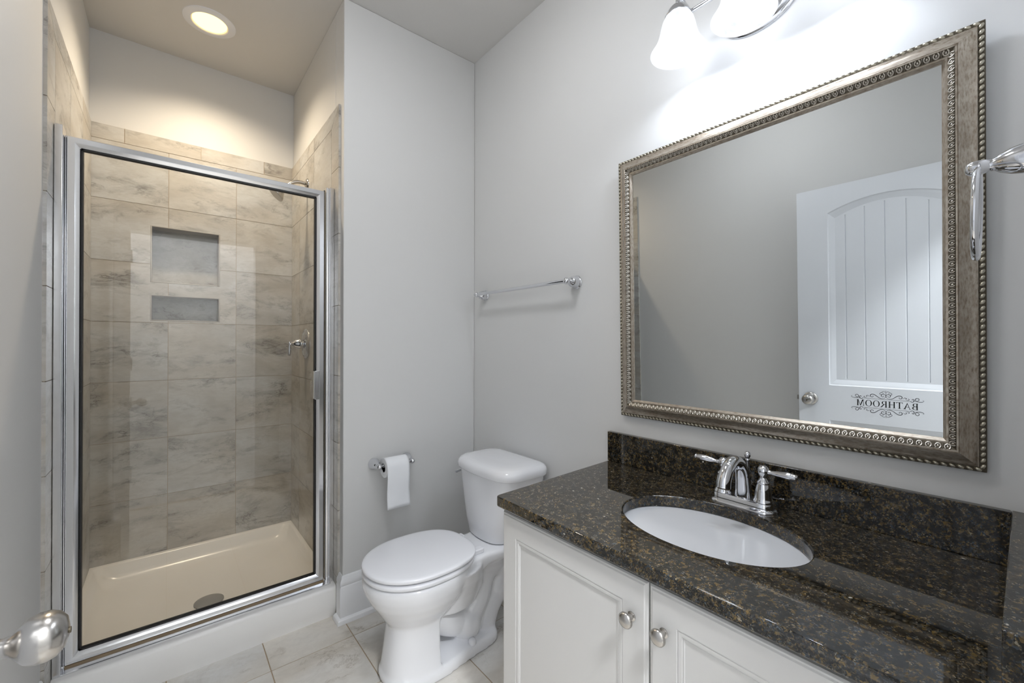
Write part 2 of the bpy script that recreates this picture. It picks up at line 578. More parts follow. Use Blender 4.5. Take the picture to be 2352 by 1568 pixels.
# niche linings
for k, (z0, z1) in enumerate(NICHES):
    q = Tiles(lambda u, v, d: (u, YSB + 0.097 - d, v))
    q.cell(NX0, NX1, z0, z1)
    q.build('niche_back', M['nichetile'], tb)
    e = MB()
    e.box(NX0, NX0 + 0.006, YSB - 0.0085, YSB + 0.089, z0, z1); e.box(NX1 - 0.006, NX1, YSB - 0.0085, YSB + 0.089, z0, z1)
    e.box(NX0 + 0.006, NX1 - 0.006, YSB - 0.0085, YSB + 0.089, z0, z0 + 0.005); e.box(NX0 + 0.006, NX1 - 0.006, YSB - 0.0085, YSB + 0.089, z1 - 0.005, z1)
    e.build('niche_edge', M['niche'], tb, bevel=0.0015)

def side_tiles(name, x, sx, yf, ys, cols, joints, label):
    to3 = lambda u, v, d: (x + sx * d, u, v)
    T = Tiles(to3, 0.009)
    for k in range(len(ROWS) - 1):
        for i in range(len(cols) - 1):
            T.cell(cols[i], cols[i + 1], ROWS[k], ROWS[k + 1])
    wv = ys - yf
    for i in range(len(joints) - 1):
        T.cell(yf, ys, joints[i], joints[i + 1])
    T.quadcell([(yf, joints[-1]), (ys, joints[-1]), (ys, ROWS[-1]), (yf, ZT)])
    e = [ys] + cols[1:]
    T.quadcell([(ys, ROWS[-1]), (e[1], ROWS[-1]), (e[1], ZT), (yf, ZT)])
    for i in range(1, len(e) - 1):
        T.cell(e[i], e[i + 1], ROWS[-1], ZT)
    o = T.build(name, M['walltile'])
    struct(o, label, 'tile')
    grout_sheet(o, [(yf + 0.004, YSB - 0.009, 0.06, ZT - 0.003)], to3, 0.0065)
    return o
YB2 = YSB - 0.009
side_tiles('trim_2', XL, 1, 1.898, 2.015, [2.015, 2.30, 2.60, YB2], [0.125, 0.22, 0.52, 0.81, 1.10, 1.393, 1.683, 1.975],
           'stone-look tile on the left shower wall with bullnose front edge')
side_tiles('trim_3', XP, -1, 1.9475, 2.055, [2.055, 2.3587, 2.66, YB2], [0.125, 0.17, 0.47, 0.77, 1.072, 1.387, 1.710, 2.006],
           'stone-look tile on the right shower wall behind the valve')
# floor
T = Tiles(lambda u, v, d: (u, v, d - 0.008), 0.008, 0.002)
gx = [0.3035 + 0.3020 * k for k in range(-2, 5)]
gy = [1.7800 + 0.3020 * k for k in range(-6, 2)]
for i in range(len(gx) - 1):
    for j in range(len(gy) - 1):
        u0, u1 = max(gx[i], XL), min(gx[i + 1], XR)
        v0, v1 = max(gy[j], YF - 0.06), min(gy[j + 1], 2.02)
        if u1 - u0 > 0.01 and v1 - v0 > 0.01:
            T.cell(u0, u1, v0, v1)
fl = T.build('floor', M['floortile'])
struct(fl, 'grey beige stone-look tile floor', 'floor')
g = MB(); g.box(XL, XR, YF - 0.06, 3.0, -0.1, -0.0015)
g.build('grout', M['fgrout'], fl)

# ------------------------------------------------------------------ baseboards and door casing
BH = 0.198
def base_profile():
    # (thickness, height)
    return [(0, 0), (0.030, 0), (0.030, 0.006), (0.027, 0.015), (0.021, 0.020), (0.0155, 0.022), (0.0155, 0.150),
            (0.0125, 0.156), (0.0150, 0.164), (0.0135, 0.178), (0.0080, 0.186), (0.0075, 0.192), (0.0040, BH), (0, BH)]
def baseboard(name, path, label):
    """path = list of wall points (x, y) with outward normals handled by mitring; room lies to the left of travel"""
    n = len(path)
    P = [Vector((p[0], p[1], 0)) for p in path]
    rings = []
    for i in range(n):
        ns = []
        if i > 0:
            d = (P[i] - P[i - 1]).normalized(); ns.append(Vector((-d.y, d.x, 0)))
        if i < n - 1:
            d = (P[i + 1] - P[i]).normalized(); ns.append(Vector((-d.y, d.x, 0)))
        mt = ns[0] if len(ns) == 1 else (ns[0] + ns[1]) / (1 + ns[0].dot(ns[1]))
        rings.append([tuple(P[i] + mt * t + Vector((0, 0, h))) for t, h in base_profile()])
    b = MB(); b.loft(rings)
    return struct(b.build(name, M['trim'], smooth=30), label, 'baseboard')
baseboard('baseboard_back', [(XR, YB), (XP, YB), (XP, YB + 0.040)], 'white baseboard with shoe moulding along the wall behind the toilet')
baseboard('baseboard_right', [(XR, 0.975), (XR, YB - 0.03)], 'white baseboard behind the toilet under the towel bar')
baseboard('baseboard_left', [(XL, 1.888), (XL, YF)], 'white baseboard on the left wall behind the open door')

def casing(name, boxes, label):
    c = MB()
    for b in boxes: c.box(*b)
    return struct(c.build(name, M['trim'], bevel=0.003), label, 'trim')
CT = 0.016
cs = MB()
cs.box(DX1 + 0.005, DX1 + 0.088, YF, YF + CT * 0.6, 0, DZ + 0.088); cs.box(DX1 + 0.06, DX1 + 0.088, YF, YF + CT, 0, DZ + 0.088)
cs.box(DX0 - 0.075, DX0 - 0.005, YF, YF + CT * 0.6, 0, DZ + 0.088)
cs.box(DX0 - 0.005, DX1 + 0.005, YF, YF + CT * 0.6, DZ + 0.005, DZ + 0.088); cs.box(DX0 - 0.005, DX1 + 0.06, YF, YF + CT, DZ + 0.06, DZ + 0.088)
cs.box(DX0 - 0.001, DX0 + 0.004, YF - 0.12, YF, 0, DZ); cs.box(DX1 - 0.004, DX1 + 0.001, YF - 0.12, YF, 0, DZ); cs.box(DX0, DX1, YF - 0.12, YF, DZ - 0.004, DZ)
struct(cs.build('trim_4', M['trim'], bevel=0.002), 'white door casing round the entrance doorway', 'trim')

# ------------------------------------------------------------------ the open door (seen in the mirror)
LATCH, HINGE = Vector((-0.165, 0.803, 0)), Vector((-0.1990, 0.080, 0))
ddir = (HINGE - LATCH).normalized()                # s runs from latch edge to hinge
dnor = Vector((-ddir.y, ddir.x, 0))
if dnor.x < 0: dnor = -dnor                        # points into the room (+X)
DOORW, DOORT, DTOP = (HINGE - LATCH).length, 0.035, 1.991
def dp(s, z, d=0.0):
    return LATCH + ddir * s + dnor * d + Vector((0, 0, z))
def dbox(mb, s0, s1, z0, z1, d0, d1):
    vs = [dp(s, z, d) for d in (d0, d1) for z in (z0, z1) for s in (s0, s1)]
    mb.add(vs, [(0, 2, 3, 1), (4, 5, 7, 6), (0, 1, 5, 4), (2, 6, 7, 3), (0, 4, 6, 2), (1, 3, 7, 5)])
door = MB()
SC = 0.3640
def arch_top(s, zc, rise, half):
    return zc + rise * (1 - ((s - SC) / half) ** 2)
# the face is built as strips: (z-outline of panel recess) with sticking and a plank panel
PA, PB = 0.137, 0.591                # panel opening
def face_with_panels():
    N = 24
    ss = [0.0] + [PA + (PB - PA) * i / N for i in range(N + 1)] + [DOORW]
    half = (PB - PA) / 2
    top = lambda s: arch_top(s, 1.853, 0.052, half)
    # columns of the flat face
    for s0, s1 in ((0, PA), (PB, DOORW)):
        door.quad(dp(s0, 0.012), dp(s1, 0.012), dp(s1, DTOP), dp(s0, DTOP))
    for i in range(N):
        a, b = PA + (PB - PA) * i / N, PA + (PB - PA) * (i + 1) / N
        door.quad(dp(a, top(a)), dp(b, top(b)), dp(b, DTOP), dp(a, DTOP))
        door.quad(dp(a, 0.759), dp(b, 0.759), dp(b, 0.945), dp(a, 0.945))
        door.quad(dp(a, 0.012), dp(b, 0.012), dp(b, 0.20), dp(a, 0.20))
    # sticking profile: (inset, depth)
    prof = [(0, 0), (0.004, -0.004), (0.012, -0.006), (0.030, -0.012), (0.038, -0.012)]
    def outline(z0, topf, inset):
        a, b = PA + inset, PB - inset
        h = (b - a) / 2
        pts = [(a, z0 + inset), (b, z0 + inset)]
        for i in range(N + 1):
            s = b + (a - b) * i / N
            pts.append((s, topf(PA + (s - a) / (b - a) * (PB - PA)) - inset))
        return pts
    for z0, tf in ((0.945, top), (0.20, lambda s: 0.759)):
        rings = [[dp(s, z, d) for s, z in outline(z0, tf, ins)] for ins, d in prof]
        n = len(rings[0])
        for k in range(len(rings) - 1):
            for i in range(n):
                j = (i + 1) % n
                door.quad(rings[k][i], rings[k][j], rings[k + 1][j], rings[k + 1][i])
        # plank panel with V grooves at fixed spacing
        ins = prof[-1][0]
        a, b = PA + ins, PB - ins
        gs = [g for g in (0.210, 0.287, 0.364, 0.441, 0.518)]
        cuts = [a]
        for g_ in gs: cuts += [g_ - 0.0028, g_, g_ + 0.0028]
        cuts.append(b)
        for i in range(len(cuts) - 1):
            s0, s1 = cuts[i], cuts[i + 1]
            d0 = -0.0155 if any(abs(s0 - g_) < 1e-6 for g_ in gs) else -0.012
            d1 = -0.0155 if any(abs(s1 - g_) < 1e-6 for g_ in gs) else -0.012
            t0 = tf(PA + (s0 - a) / (b - a) * (PB - PA)) - ins
            t1 = tf(PA + (s1 - a) / (b - a) * (PB - PA)) - ins
            k = max(1, int((s1 - s0) / 0.02))
            for q in range(k):
                f0, f1 = q / k, (q + 1) / k
                A, B = s0 + (s1 - s0) * f0, s0 + (s1 - s0) * f1
                dA, dB = d0 + (d1 - d0) * f0, d0 + (d1 - d0) * f1
                tA = tf(PA + (A - a) / (b - a) * (PB - PA)) - ins
                tB = tf(PA + (B - a) / (b - a) * (PB - PA)) - ins
                door.quad(dp(A, z0 + ins, dA), dp(B, z0 + ins, dB), dp(B, tB, dB), dp(A, tA, dA))
face_with_panels()
# back and edges
door.quad(dp(0, 0.012, -DOORT), dp(0, DTOP, -DOORT), dp(DOORW, DTOP, -DOORT), dp(DOORW, 0.012, -DOORT))
door.quad(dp(0, 0.012), dp(0, DTOP), dp(0, DTOP, -DOORT), dp(0, 0.012, -DOORT))
door.quad(dp(DOORW, 0.012), dp(DOORW, 0.012, -DOORT), dp(DOORW, DTOP, -DOORT), dp(DOORW, DTOP))
door.quad(dp(0, DTOP), dp(DOORW, DTOP), dp(DOORW, DTOP, -DOORT), dp(0, DTOP, -DOORT))
door.quad(dp(0, 0.012), dp(0, 0.012, -DOORT), dp(DOORW, 0.012, -DOORT), dp(DOORW, 0.012))
dr = door.build('door_1', M['door'])
bm = bmesh.new(); bm.from_mesh(dr.data)
bmesh.ops.remove_doubles(bm, verts=bm.verts, dist=0.0001)
bmesh.ops.recalc_face_normals(bm, faces=bm.faces)
bm.to_mesh(dr.data); bm.free()
struct(dr, 'white two-panel door with arched plank panel standing open against the left wall', 'door')
KS, KZ = 0.0535, 0.8670
kb = MB()
kb.lathe([(0, 0), (0.034, 0), (0.034, 0.003), (0.031, 0.007), (0.020, 0.010), (0.0125, 0.013), (0.0105, 0.021), (0.0115, 0.028), (0.018, 0.034), (0.0250, 0.041), (0.0280, 0.050), (0.0278, 0.059), (0.0245, 0.067), (0.0175, 0.073), (0.008, 0.0755), (0, 0.076)], dp(KS, KZ), dnor, 48)
kn = part(kb.build('door_knob', M['nickel'], dr, smooth=40), 'round brushed nickel knob on a round rose')
kb = MB(); kb.lathe([(0, 0.0752), (0.0035, 0.0752), (0.0035, 0.0775), (0, 0.0775)], dp(KS, KZ), dnor, 16)
kb.build('lock_button', M['patina'], kn, smooth=40)
kb = MB(); dbox(kb, -0.012, 0.001, KZ - 0.012, KZ + 0.012, -0.024, -0.012)
kb.build('latch_bolt', M['nickel'], dr)
kb = MB(); kb.lathe([(0, 0), (0.034, 0), (0.034, 0.004), (0.012, 0.012), (0.0115, 0.025), (0.025, 0.036), (0.026, 0.048), (0.017, 0.058), (0, 0.060)], dp(KS, KZ, -DOORT), -dnor, 32)
kb.build('door_knob', M['nickel'], dr, smooth=40)
for hz in (0.25, 1.02, 1.78):
    kb = MB(); kb.lathe([(0, 0), (0.007, 0), (0.007, 0.09), (0, 0.09)], dp(DOORW + 0.006, hz, 0.004), (0, 0, 1), 12)
    kb.build('hinge', M['nickel'], dr, smooth=40)

# lettering and scrolls: ribbons laid on the door face
ink = MB()
CZ = 0.8660
def ribbon(pts, wd, taper=True):
    """pts in (s, z) metres; wd full width"""
    n = len(pts); wd *= 1.25
    L, R = [], []
    for i in range(n):
        a = pts[max(i - 1, 0)]; b = pts[min(i + 1, n - 1)]
        dx, dy = b[0] - a[0], b[1] - a[1]
        q = math.hypot(dx, dy) or 1
        k = wd / 2
        if taper:
            k *= 0.35 + 0.65 * math.sin(PI * i / (n - 1))
        L.append((pts[i][0] - dy / q * k, pts[i][1] + dx / q * k)); R.append((pts[i][0] + dy / q * k, pts[i][1] - dx / q * k))
    for i in range(n - 1):
        ink.quad(dp(L[i][0], L[i][1], 0.0006), dp(R[i][0], R[i][1], 0.0006), dp(R[i + 1][0], R[i + 1][1], 0.0006), dp(L[i + 1][0], L[i + 1][1], 0.0006))
def glyph_poly(s0, z0, sc, pts):
    ink.quad(*[dp(s0 + x * sc, z0 + y * sc, 0.0006) for x, y in pts])
def stem(s0, z0, sc, x, wd=0.15, serif=0.09, y0=0.0, y1=1.0):
    glyph_poly(s0, z0, sc, [(x, y0), (x + wd, y0), (x + wd, y1), (x, y1)])
    for y in ((y0, y0 + 0.045), (y1 - 0.045, y1)):
        glyph_poly(s0, z0, sc, [(x - serif, y[0]), (x + wd + serif, y[0]), (x + wd + serif, y[1]), (x - serif, y[1])])
def arcband(s0, z0, sc, cx, cy, rx, ry, a0, a1, thick, thin, n=20):
    """band whose width is thick where it runs vertically and thin where horizontal"""
    o, i_ = [], []
    for k in range(n + 1):
        A = math.radians(a0 + (a1 - a0) * k / n)
        wd = thin + (thick - thin) * abs(math.cos(A))
        o.append((cx + rx * math.cos(A), cy + ry * math.sin(A)))
        i_.append((cx + (rx - wd) * math.cos(A), cy + (ry - max(thin, wd * 0.45)) * math.sin(A)))
    for k in range(n):
        glyph_poly(s0, z0, sc, [o[k], o[k + 1], i_[k + 1], i_[k]])
def letter(ch, s0, z0, sc):
    # glyph x runs to the reader's right, i.e. towards the latch edge (-s)
    if ch == 'B':
        stem(s0, z0, sc, 0.10, serif=0.06)
        for y0, y1, rx in ((0.5, 1.0, 0.36), (0.0, 0.53, 0.42)):
            glyph_poly(s0, z0, sc, [(0.2, y1 - 0.05), (0.42, y1 - 0.05), (0.42, y1), (0.2, y1)])
            glyph_poly(s0, z0, sc, [(0.2, y0), (0.42, y0), (0.42, y0 + 0.05), (0.2, y0 + 0.05)])
            arcband(s0, z0, sc, 0.38, (y0 + y1) / 2, rx - 0.06, (y1 - y0) / 2, -90, 90, 0.15, 0.05)
    elif ch == 'A':
        glyph_poly(s0, z0, sc, [(0.08, 0), (0.145, 0), (0.47, 0.90), (0.44, 1.0)])
        glyph_poly(s0, z0, sc, [(0.44, 1.0), (0.40, 0.92), (0.68, 0), (0.85, 0)])
        glyph_poly(s0, z0, sc, [(0.22, 0.32), (0.62, 0.32), (0.62, 0.37), (0.22, 0.37)])
        for a, b in ((0.0, 0.24), (0.58, 0.94)):
            glyph_poly(s0, z0, sc, [(a, 0), (b, 0), (b, 0.045), (a, 0.045)])
    elif ch == 'T':
        stem(s0, z0, sc, 0.33, serif=0.10)
        glyph_poly(s0, z0, sc, [(0.02, 0.945), (0.79, 0.945), (0.79, 1.0), (0.02, 1.0)])
        glyph_poly(s0, z0, sc, [(0.02, 0.78), (0.05, 0.78), (0.09, 0.96), (0.02, 0.96)])
        glyph_poly(s0, z0, sc, [(0.79, 0.78), (0.76, 0.78), (0.72, 0.96), (0.79, 0.96)])
    elif ch == 'H':
        stem(s0, z0, sc, 0.10); stem(s0, z0, sc, 0.66)
        glyph_poly(s0, z0, sc, [(0.2, 0.49), (0.7, 0.49), (0.7, 0.545), (0.2, 0.545)])
    elif ch == 'R':
        stem(s0, z0, sc, 0.10, serif=0.07)
        glyph_poly(s0, z0, sc, [(0.2, 0.95), (0.42, 0.95), (0.42, 1.0), (0.2, 1.0)])
        glyph_poly(s0, z0, sc, [(0.2, 0.47), (0.42, 0.47), (0.42, 0.52), (0.2, 0.52)])
        arcband(s0, z0, sc, 0.38, 0.735, 0.32, 0.265, -90, 90, 0.15, 0.05)
        glyph_poly(s0, z0, sc, [(0.36, 0.49), (0.50, 0.49), (0.86, 0.0), (0.70, 0.0)])
        glyph_poly(s0, z0, sc, [(0.70, 0), (0.94, 0), (0.94, 0.045), (0.70, 0.045)])
    elif ch == 'O':
        arcband(s0, z0, sc, 0.45, 0.5, 0.43, 0.52, 0, 360, 0.15, 0.05, 40)
    elif ch == 'M':
        glyph_poly(s0, z0, sc, [(0.10, 0), (0.155, 0), (0.19, 1.0), (0.13, 1.0)])
        stem(s0, z0, sc, 0.80, wd=0.15, serif=0.07)
        glyph_poly(s0, z0, sc, [(0.13, 1.0), (0.29, 1.0), (0.58, 0.12), (0.50, 0.0)])
        glyph_poly(s0, z0, sc, [(0.50, 0.0), (0.56, 0.0), (0.86, 0.98), (0.80, 1.0)])
        for a, b, y in ((0.02, 0.24, 0), (0.02, 0.22, 0.955)):
            glyph_poly(s0, z0, sc, [(a, y), (b, y), (b, y + 0.045), (a, y + 0.045)])
ADV = dict(B=0.84, A=0.92, T=0.84, H=0.98, R=0.90, O=0.96, M=1.10)
word = 'BATHROOM'
tot = sum(ADV[c] for c in word)
span = 0.2320
HL = 0.0310
sc_x = span / tot
# letters: x scale and z scale differ slightly, keep one scale with stretched advance
cur = 0.0
_gp = glyph_poly
def glyph_poly(s0, z0, sc, pts):
    ink.quad(*[dp(s0 - x * sc_x * 0.97, z0 + y * HL, 0.0006) for x, y in pts])
for c in word:
    letter(c, SC + span / 2 - cur * sc_x, CZ - HL / 2, HL)
    cur += ADV[c]
def scroll(cx, cz, r0, r1, a0, a1, wd, mirror_s=1, mirror_z=1, n=26):
    pts = []
    for k in range(n + 1):
        t = k / n
        A = math.radians(a0 + (a1 - a0) * t)
        r = r0 + (r1 - r0) * t
        pts.append((cx + r * math.cos(A), cz + r * math.sin(A)))
    return pts
for mz in (1, -1):
    zb = 0.0236
    ribbon([(SC - 0.092, CZ + mz * zb), (SC + 0.092, CZ + mz * zb)], 0.0008, False)
    for ms in (1, -1):
        def put(pts, wd):
            ribbon([(SC + ms * x, CZ + mz * (zb + y)) for x, y in pts], wd)
        # centre knot
        put(scroll(0.0105, 0.0180, 0.0110, 0.0030, 230, -200, 0), 0.0016)
        put(scroll(0.0170, 0.0270, 0.0085, 0.0022, 200, -180, 0), 0.0013)
        put([(0.001, 0.034), (0.006, 0.040), (0.013, 0.038), (0.018, 0.032)], 0.0012)
        # long S sweep
        sweep = [(0.001, 0.011), (0.008, 0.0045), (0.018, 0.0035), (0.028, 0.009), (0.037, 0.017), (0.046, 0.0225), (0.055, 0.0220), (0.059, 0.0165), (0.057, 0.0105), (0.051, 0.0090), (0.0475, 0.0125), (0.050, 0.0160)]
        put([(p.x, p.y) for p in catmull([(x, y, 0) for x, y in sweep], 5)], 0.0020)
        c2 = [(0.062, 0.010), (0.068, 0.0150), (0.074, 0.0130), (0.073, 0.0090), (0.070, 0.0100)]
        put([(p.x, p.y) for p in catmull([(x, y, 0) for x, y in c2], 5)], 0.0014)
        c3 = [(0.072, 0.005), (0.079, 0.0035), (0.084, 0.0070), (0.082, 0.0105), (0.079, 0.0090)]
        put([(p.x, p.y) for p in catmull([(x, y, 0) for x, y in c3], 5)], 0.0014)
        c4 = [(0.087, 0.0015), (0.092, -0.003), (0.098, -0.001), (0.101, 0.006), (0.098, 0.011), (0.094, 0.009), (0.095, 0.0055)]
        put([(p.x, p.y) for p in catmull([(x, y, 0) for x, y in c4], 5)], 0.0019)
        c5 = [(0.098, 0.001), (0.108, 0.002), (0.117, 0.008), (0.117, 0.015), (0.110, 0.017), (0.105, 0.011), (0.108, 0.003), (0.120, 0.000), (0.131, 0.002), (0.134, 0.007), (0.129, 0.009)]
        put([(p.x, p.y) for p in catmull([(x, y, 0) for x, y in c5], 5)], 0.0017)
    ribbon([(SC, CZ + mz * (zb + 0.012)), (SC, CZ + mz * (zb + 0.044))], 0.0022)
part(ink.build('lettering', M['ink'], dr), 'black BATHROOM lettering between scrollwork')

# ------------------------------------------------------------------ light switches on the entrance wall
sw = thing('switch_plate', 'white three-gang light switch plate beside the entrance doorway, seen reflected in the shower glass', 'light switch', (0.81, YF, 1.12))
b = MB(); b.box(0.727, 0.892, YF, YF + 0.006, 1.060, 1.182); b.build('plate', M['plastic'], sw, bevel=0.003)
for k in range(3):
    x = 0.7635 + 0.046 * k
    b = MB(); b.loft([[(x - 0.005, YF + 0.006, 1.112), (x + 0.005, YF + 0.006, 1.112), (x + 0.005, YF + 0.006, 1.131), (x - 0.005, YF + 0.006, 1.131)],
                      [(x - 0.004, YF + 0.018, 1.127), (x + 0.004, YF + 0.018, 1.127), (x + 0.004, YF + 0.016, 1.134), (x - 0.004, YF + 0.016, 1.134)]])
    b.build('toggle', M['plastic'], sw)

# ------------------------------------------------------------------ shower pan
PX0, PX1, PY0, PY1 = XL + 0.0095, XP - 0.0095, 1.957, YSB - 0.0095
pan = thing('shower_pan', 'white acrylic shower pan with raised front curb under the glass door', 'shower pan', (0.15, 2.3, 0))
b = MB()
N = 8
def panring(ix0, ix1, iy0, iy1, r, z):
    return [(x, y, z) for x, y in rrect(PX0 + ix0, PX1 - ix1, PY0 + iy0, PY1 - iy1, r, N)]
TZ, BZ = 0.133, 0.055
rings = [panring(0, 0, 0.010, 0, 0.004, 0.0), panring(0, 0, 0.004, 0, 0.004, 0.035), panring(0, 0, 0.0, 0, 0.004, 0.05), panring(0, 0, 0.002, 0, 0.004, TZ - 0.016),
         panring(0, 0, 0.006, 0, 0.004, TZ - 0.005), panring(0.0, 0.0, 0.016, 0, 0.004, TZ),
         panring(0.012, 0.012, 0.112, 0.014, 0.03, TZ), panring(0.020, 0.020, 0.122, 0.022, 0.035, TZ - 0.006),
         panring(0.036, 0.036, 0.134, 0.038, 0.05, TZ - 0.045), panring(0.052, 0.052, 0.150, 0.056, 0.06, BZ + 0.012), panring(0.085, 0.085, 0.180, 0.09, 0.07, BZ + 0.002), panring(0.30, 0.30, 0.30, 0.30, 0.05, BZ - 0.004)]
b.loft(rings)
b.build('basin', M['pan'], pan, smooth=50)
b = MB(); b.lathe([(0, 0), (0.056, 0), (0.056, 0.004), (0.052, 0.0055), (0, 0.0055)], (0.150, 2.338, BZ - 0.003), (0, 0, 1), 40)
part(b.build('drain_grate', M['drain'], pan, smooth=40), 'round perforated steel drain grate')

# ------------------------------------------------------------------ shower door
sd = thing('shower_door', 'framed glass shower door in bright silver aluminium', 'shower door', (0.15, 2.03, TZ))
YD = 2.024
FX0, FX1, FZ0, FZ1 = -0.2605, 0.5520, 0.1460, 1.9090
FW = 0.0340
def bar_frame(x0, x1, z0, z1, yf, prof, mb):
    """mitred rectangular frame; prof = [(inset, y)] across the member"""
    corners = lambda i: [(x0 + i, z0 + i), (x1 - i, z0 + i), (x1 - i, z1 - i), (x0 + i, z1 - i)]
    n = len(prof)
    base = len(mb.v)
    for i, y in prof:
        for x, z in corners(i):
            mb.v.append((x, y, z))
    for k in range(n):
        k2 = (k + 1) % n
        for c in range(4):
            d = (c + 1) % 4
            mb.f.append((base + k * 4 + c, base + k * 4 + d, base + k2 * 4 + d, base + k2 * 4 + c))
b = MB()
bar_frame(FX0, FX1, FZ0, FZ1, YD, [(0, YD), (0.0, YD + 0.022), (FW, YD + 0.022), (FW, YD + 0.007), (0.0325, YD + 0.0055), (0.0215, YD - 0.0035), (0.0195, YD - 0.0045), (0.0025, YD - 0.0045)], b)
b.build('door_frame', M['alu'], sd, smooth=25)
b = MB()
bar_frame(FX0 + FW - 0.0005, FX1 - FW + 0.0005, FZ0 + FW - 0.0005, FZ1 - FW + 0.0005, YD, [(0, YD + 0.003), (0, YD + 0.018), (0.006, YD + 0.018), (0.0045, YD + 0.003)], b)
for cx, cz in ((1, 1), (1, -1), (-1, 1), (-1, -1)):        # rounded gasket corners
    x = (FX0 + FW if cx > 0 else FX1 - FW); z = (FZ0 + FW if cz > 0 else FZ1 - FW)
    R = 0.012
    pts = [(x, z)] + [(x + cx * (R - R * math.sin(math.radians(90 * k / 6))), z + cz * (R - R * math.cos(math.radians(90 * k / 6)))) for k in range(7)]
    n = len(pts)
    vs = [(p[0], YD + 0.003, p[1]) for p in pts] + [(p[0], YD + 0.018, p[1]) for p in pts]
    b.add(vs, [tuple(range(n)), tuple(range(2 * n - 1, n - 1, -1))] + [(i, (i + 1) % n, n + (i + 1) % n, n + i) for i in range(n)])
b.build('gasket', M['rubber'], sd)
b = MB(); b.box(FX0 + FW + 0.001, FX1 - FW - 0.001, YD + 0.008, YD + 0.013, FZ0 + FW + 0.001, FZ1 - FW - 0.001)
b.build('glass_pane', M['glass'], sd)
# hinge side jamb
b = MB()
b.box(-0.2848, -0.2655, 1.990, YD + 0.026, TZ, 1.9300)
b.build('hinge_jamb', M['alu'], sd, bevel=0.0012)
b = MB(); b.box(-0.2654, -0.2610, YD + 0.006, YD + 0.018, TZ + 0.01, 1.905)  # black strip set into the jamb gap to make it read dark
b.build('hinge_gap_strip', M['rubber'], sd)
b = MB(); b.lathe([(0, 0), (0.0016, 0), (0.0016, 1.766), (0, 1.766)], (-0.2631, YD + 0.001, 0.142), (0, 0, 1), 14)
b.build('hinge_pin', M['chrome'], sd, smooth=40)
b = MB()
b.box(0.5745, 0.5905, YD - 0.016, YD + 0.028, TZ, 1.9260)
b.lathe([(0, 0), (0.009, 0), (0.009, 1.792), (0, 1.792)], (0.5670, YD + 0.004, TZ + 0.001), (0, 0, 1), 20)
b.build('strike_jamb', M['alu'], sd, smooth=40)
b = MB(); b.box(0.5525, 0.5565, YD + 0.006, YD + 0.020, 0.150, 1.915)
b.build('magnetic_seal', M['rubber'], sd)
b = MB()
pr = [(1.990, TZ), (1.990, TZ + 0.0045), (1.993, TZ + 0.0055), (YD - 0.006, TZ + 0.0055), (YD + 0.001, TZ + 0.008), (YD + 0.002, TZ + 0.012), (YD + 0.020, TZ + 0.012), (YD + 0.030, TZ)]
b.loft([[(x, y, z) for y, z in pr] for x in (-0.2655, 0.5740)])
b.build('sill', M['alu'], sd, smooth=20)
b = MB(); b.box(-0.2600, 0.5520, YD - 0.0042, YD + 0.0015, TZ + 0.0057, 0.1459)
part(b.build('drip_gap', M['dirt'], sd), 'brown stained strip under the door frame')
b = MB(); b.box(0.5060, 0.5130, YD - 0.020, YD + 0.002, 0.9700, 1.0930); b.box(0.5130, 0.5290, YD - 0.009, YD + 0.0, 0.9650, 1.0930)
b.build('pull_handle', M['alu'], sd, bevel=0.001)

# ------------------------------------------------------------------ shower head and valve
XT = XP - 0.009
sh = thing('showerhead', 'brushed metal shower head on a curved arm at the top of the right shower wall', 'shower head', (XT, 2.490, 2.085))
b = MB(); b.lathe([(0, 0), (0.030, 0), (0.030, 0.003), (0.026, 0.008), (0.014, 0.012), (0.011, 0.013), (0, 0.013)], (XT, 2.490, 2.085), (-1, 0, 0), 32)
b.build('flange', M['nickel'], sh, smooth=40)
arm = catmull([(XT - 0.005, 2.490, 2.085), (XT - 0.040, 2.490, 2.088), (XT - 0.075, 2.490, 2.075), (XT - 0.110, 2.490, 2.040)], 8)
b = MB(); b.tube(arm, 0.0095, 16); b.build('arm', M['nickel'], sh, smooth=40)
hd = Vector((-0.72, 0.0, -0.69)).normalized()
b = MB(); b.lathe([(0, -0.004), (0.012, -0.004), (0.014, 0.010), (0.013, 0.016), (0.017, 0.020), (0.026, 0.032), (0.040, 0.050), (0.044, 0.058), (0.043, 0.063), (0.036, 0.064), (0, 0.064)], arm[-1], hd, 32)
b.build('spray_head', M['nickel'], sh, smooth=40)
va = thing('shower_valve', 'chrome shower valve with round plate and lever on the right shower wall', 'shower valve', (XT, 2.505, 1.2135))
c = (XT, 2.505, 1.2135)
b = MB(); b.lathe([(0, 0), (0.082, 0), (0.082, 0.003), (0.078, 0.008), (0.070, 0.011), (0.066, 0.0095), (0.062, 0.0125), (0.030, 0.018), (0.014, 0.019), (0, 0.019)], c, (-1, 0, 0), 48)
b.build('face_plate', M['chrome'], va, smooth=35)
b = MB(); b.lathe([(0, 0.015), (0.013, 0.015), (0.013, 0.030), (0.027, 0.030), (0.028, 0.034), (0.025, 0.038), (0.023, 0.046), (0.019, 0.058), (0.012, 0.068), (0.0085, 0.072), (0.0095, 0.077), (0.008, 0.082), (0.0, 0.082)], c, (-1, 0, 0), 32)
hb = b.build('handle_body', M['chrome'], va, smooth=35)
b = MB(); b.lathe([(0, -0.012), (0.005, -0.012), (0.0065, -0.006), (0.006, 0.004), (0.0055, 0.012), (0.0085, 0.035), (0.0090, 0.050), (0.007, 0.062), (0.004, 0.066), (0, 0.067)], (XT - 0.083, 2.505, 1.2135), (0.0, 0.10, -1), 20)
b.build('lever', M['chrome'], hb, smooth=40)

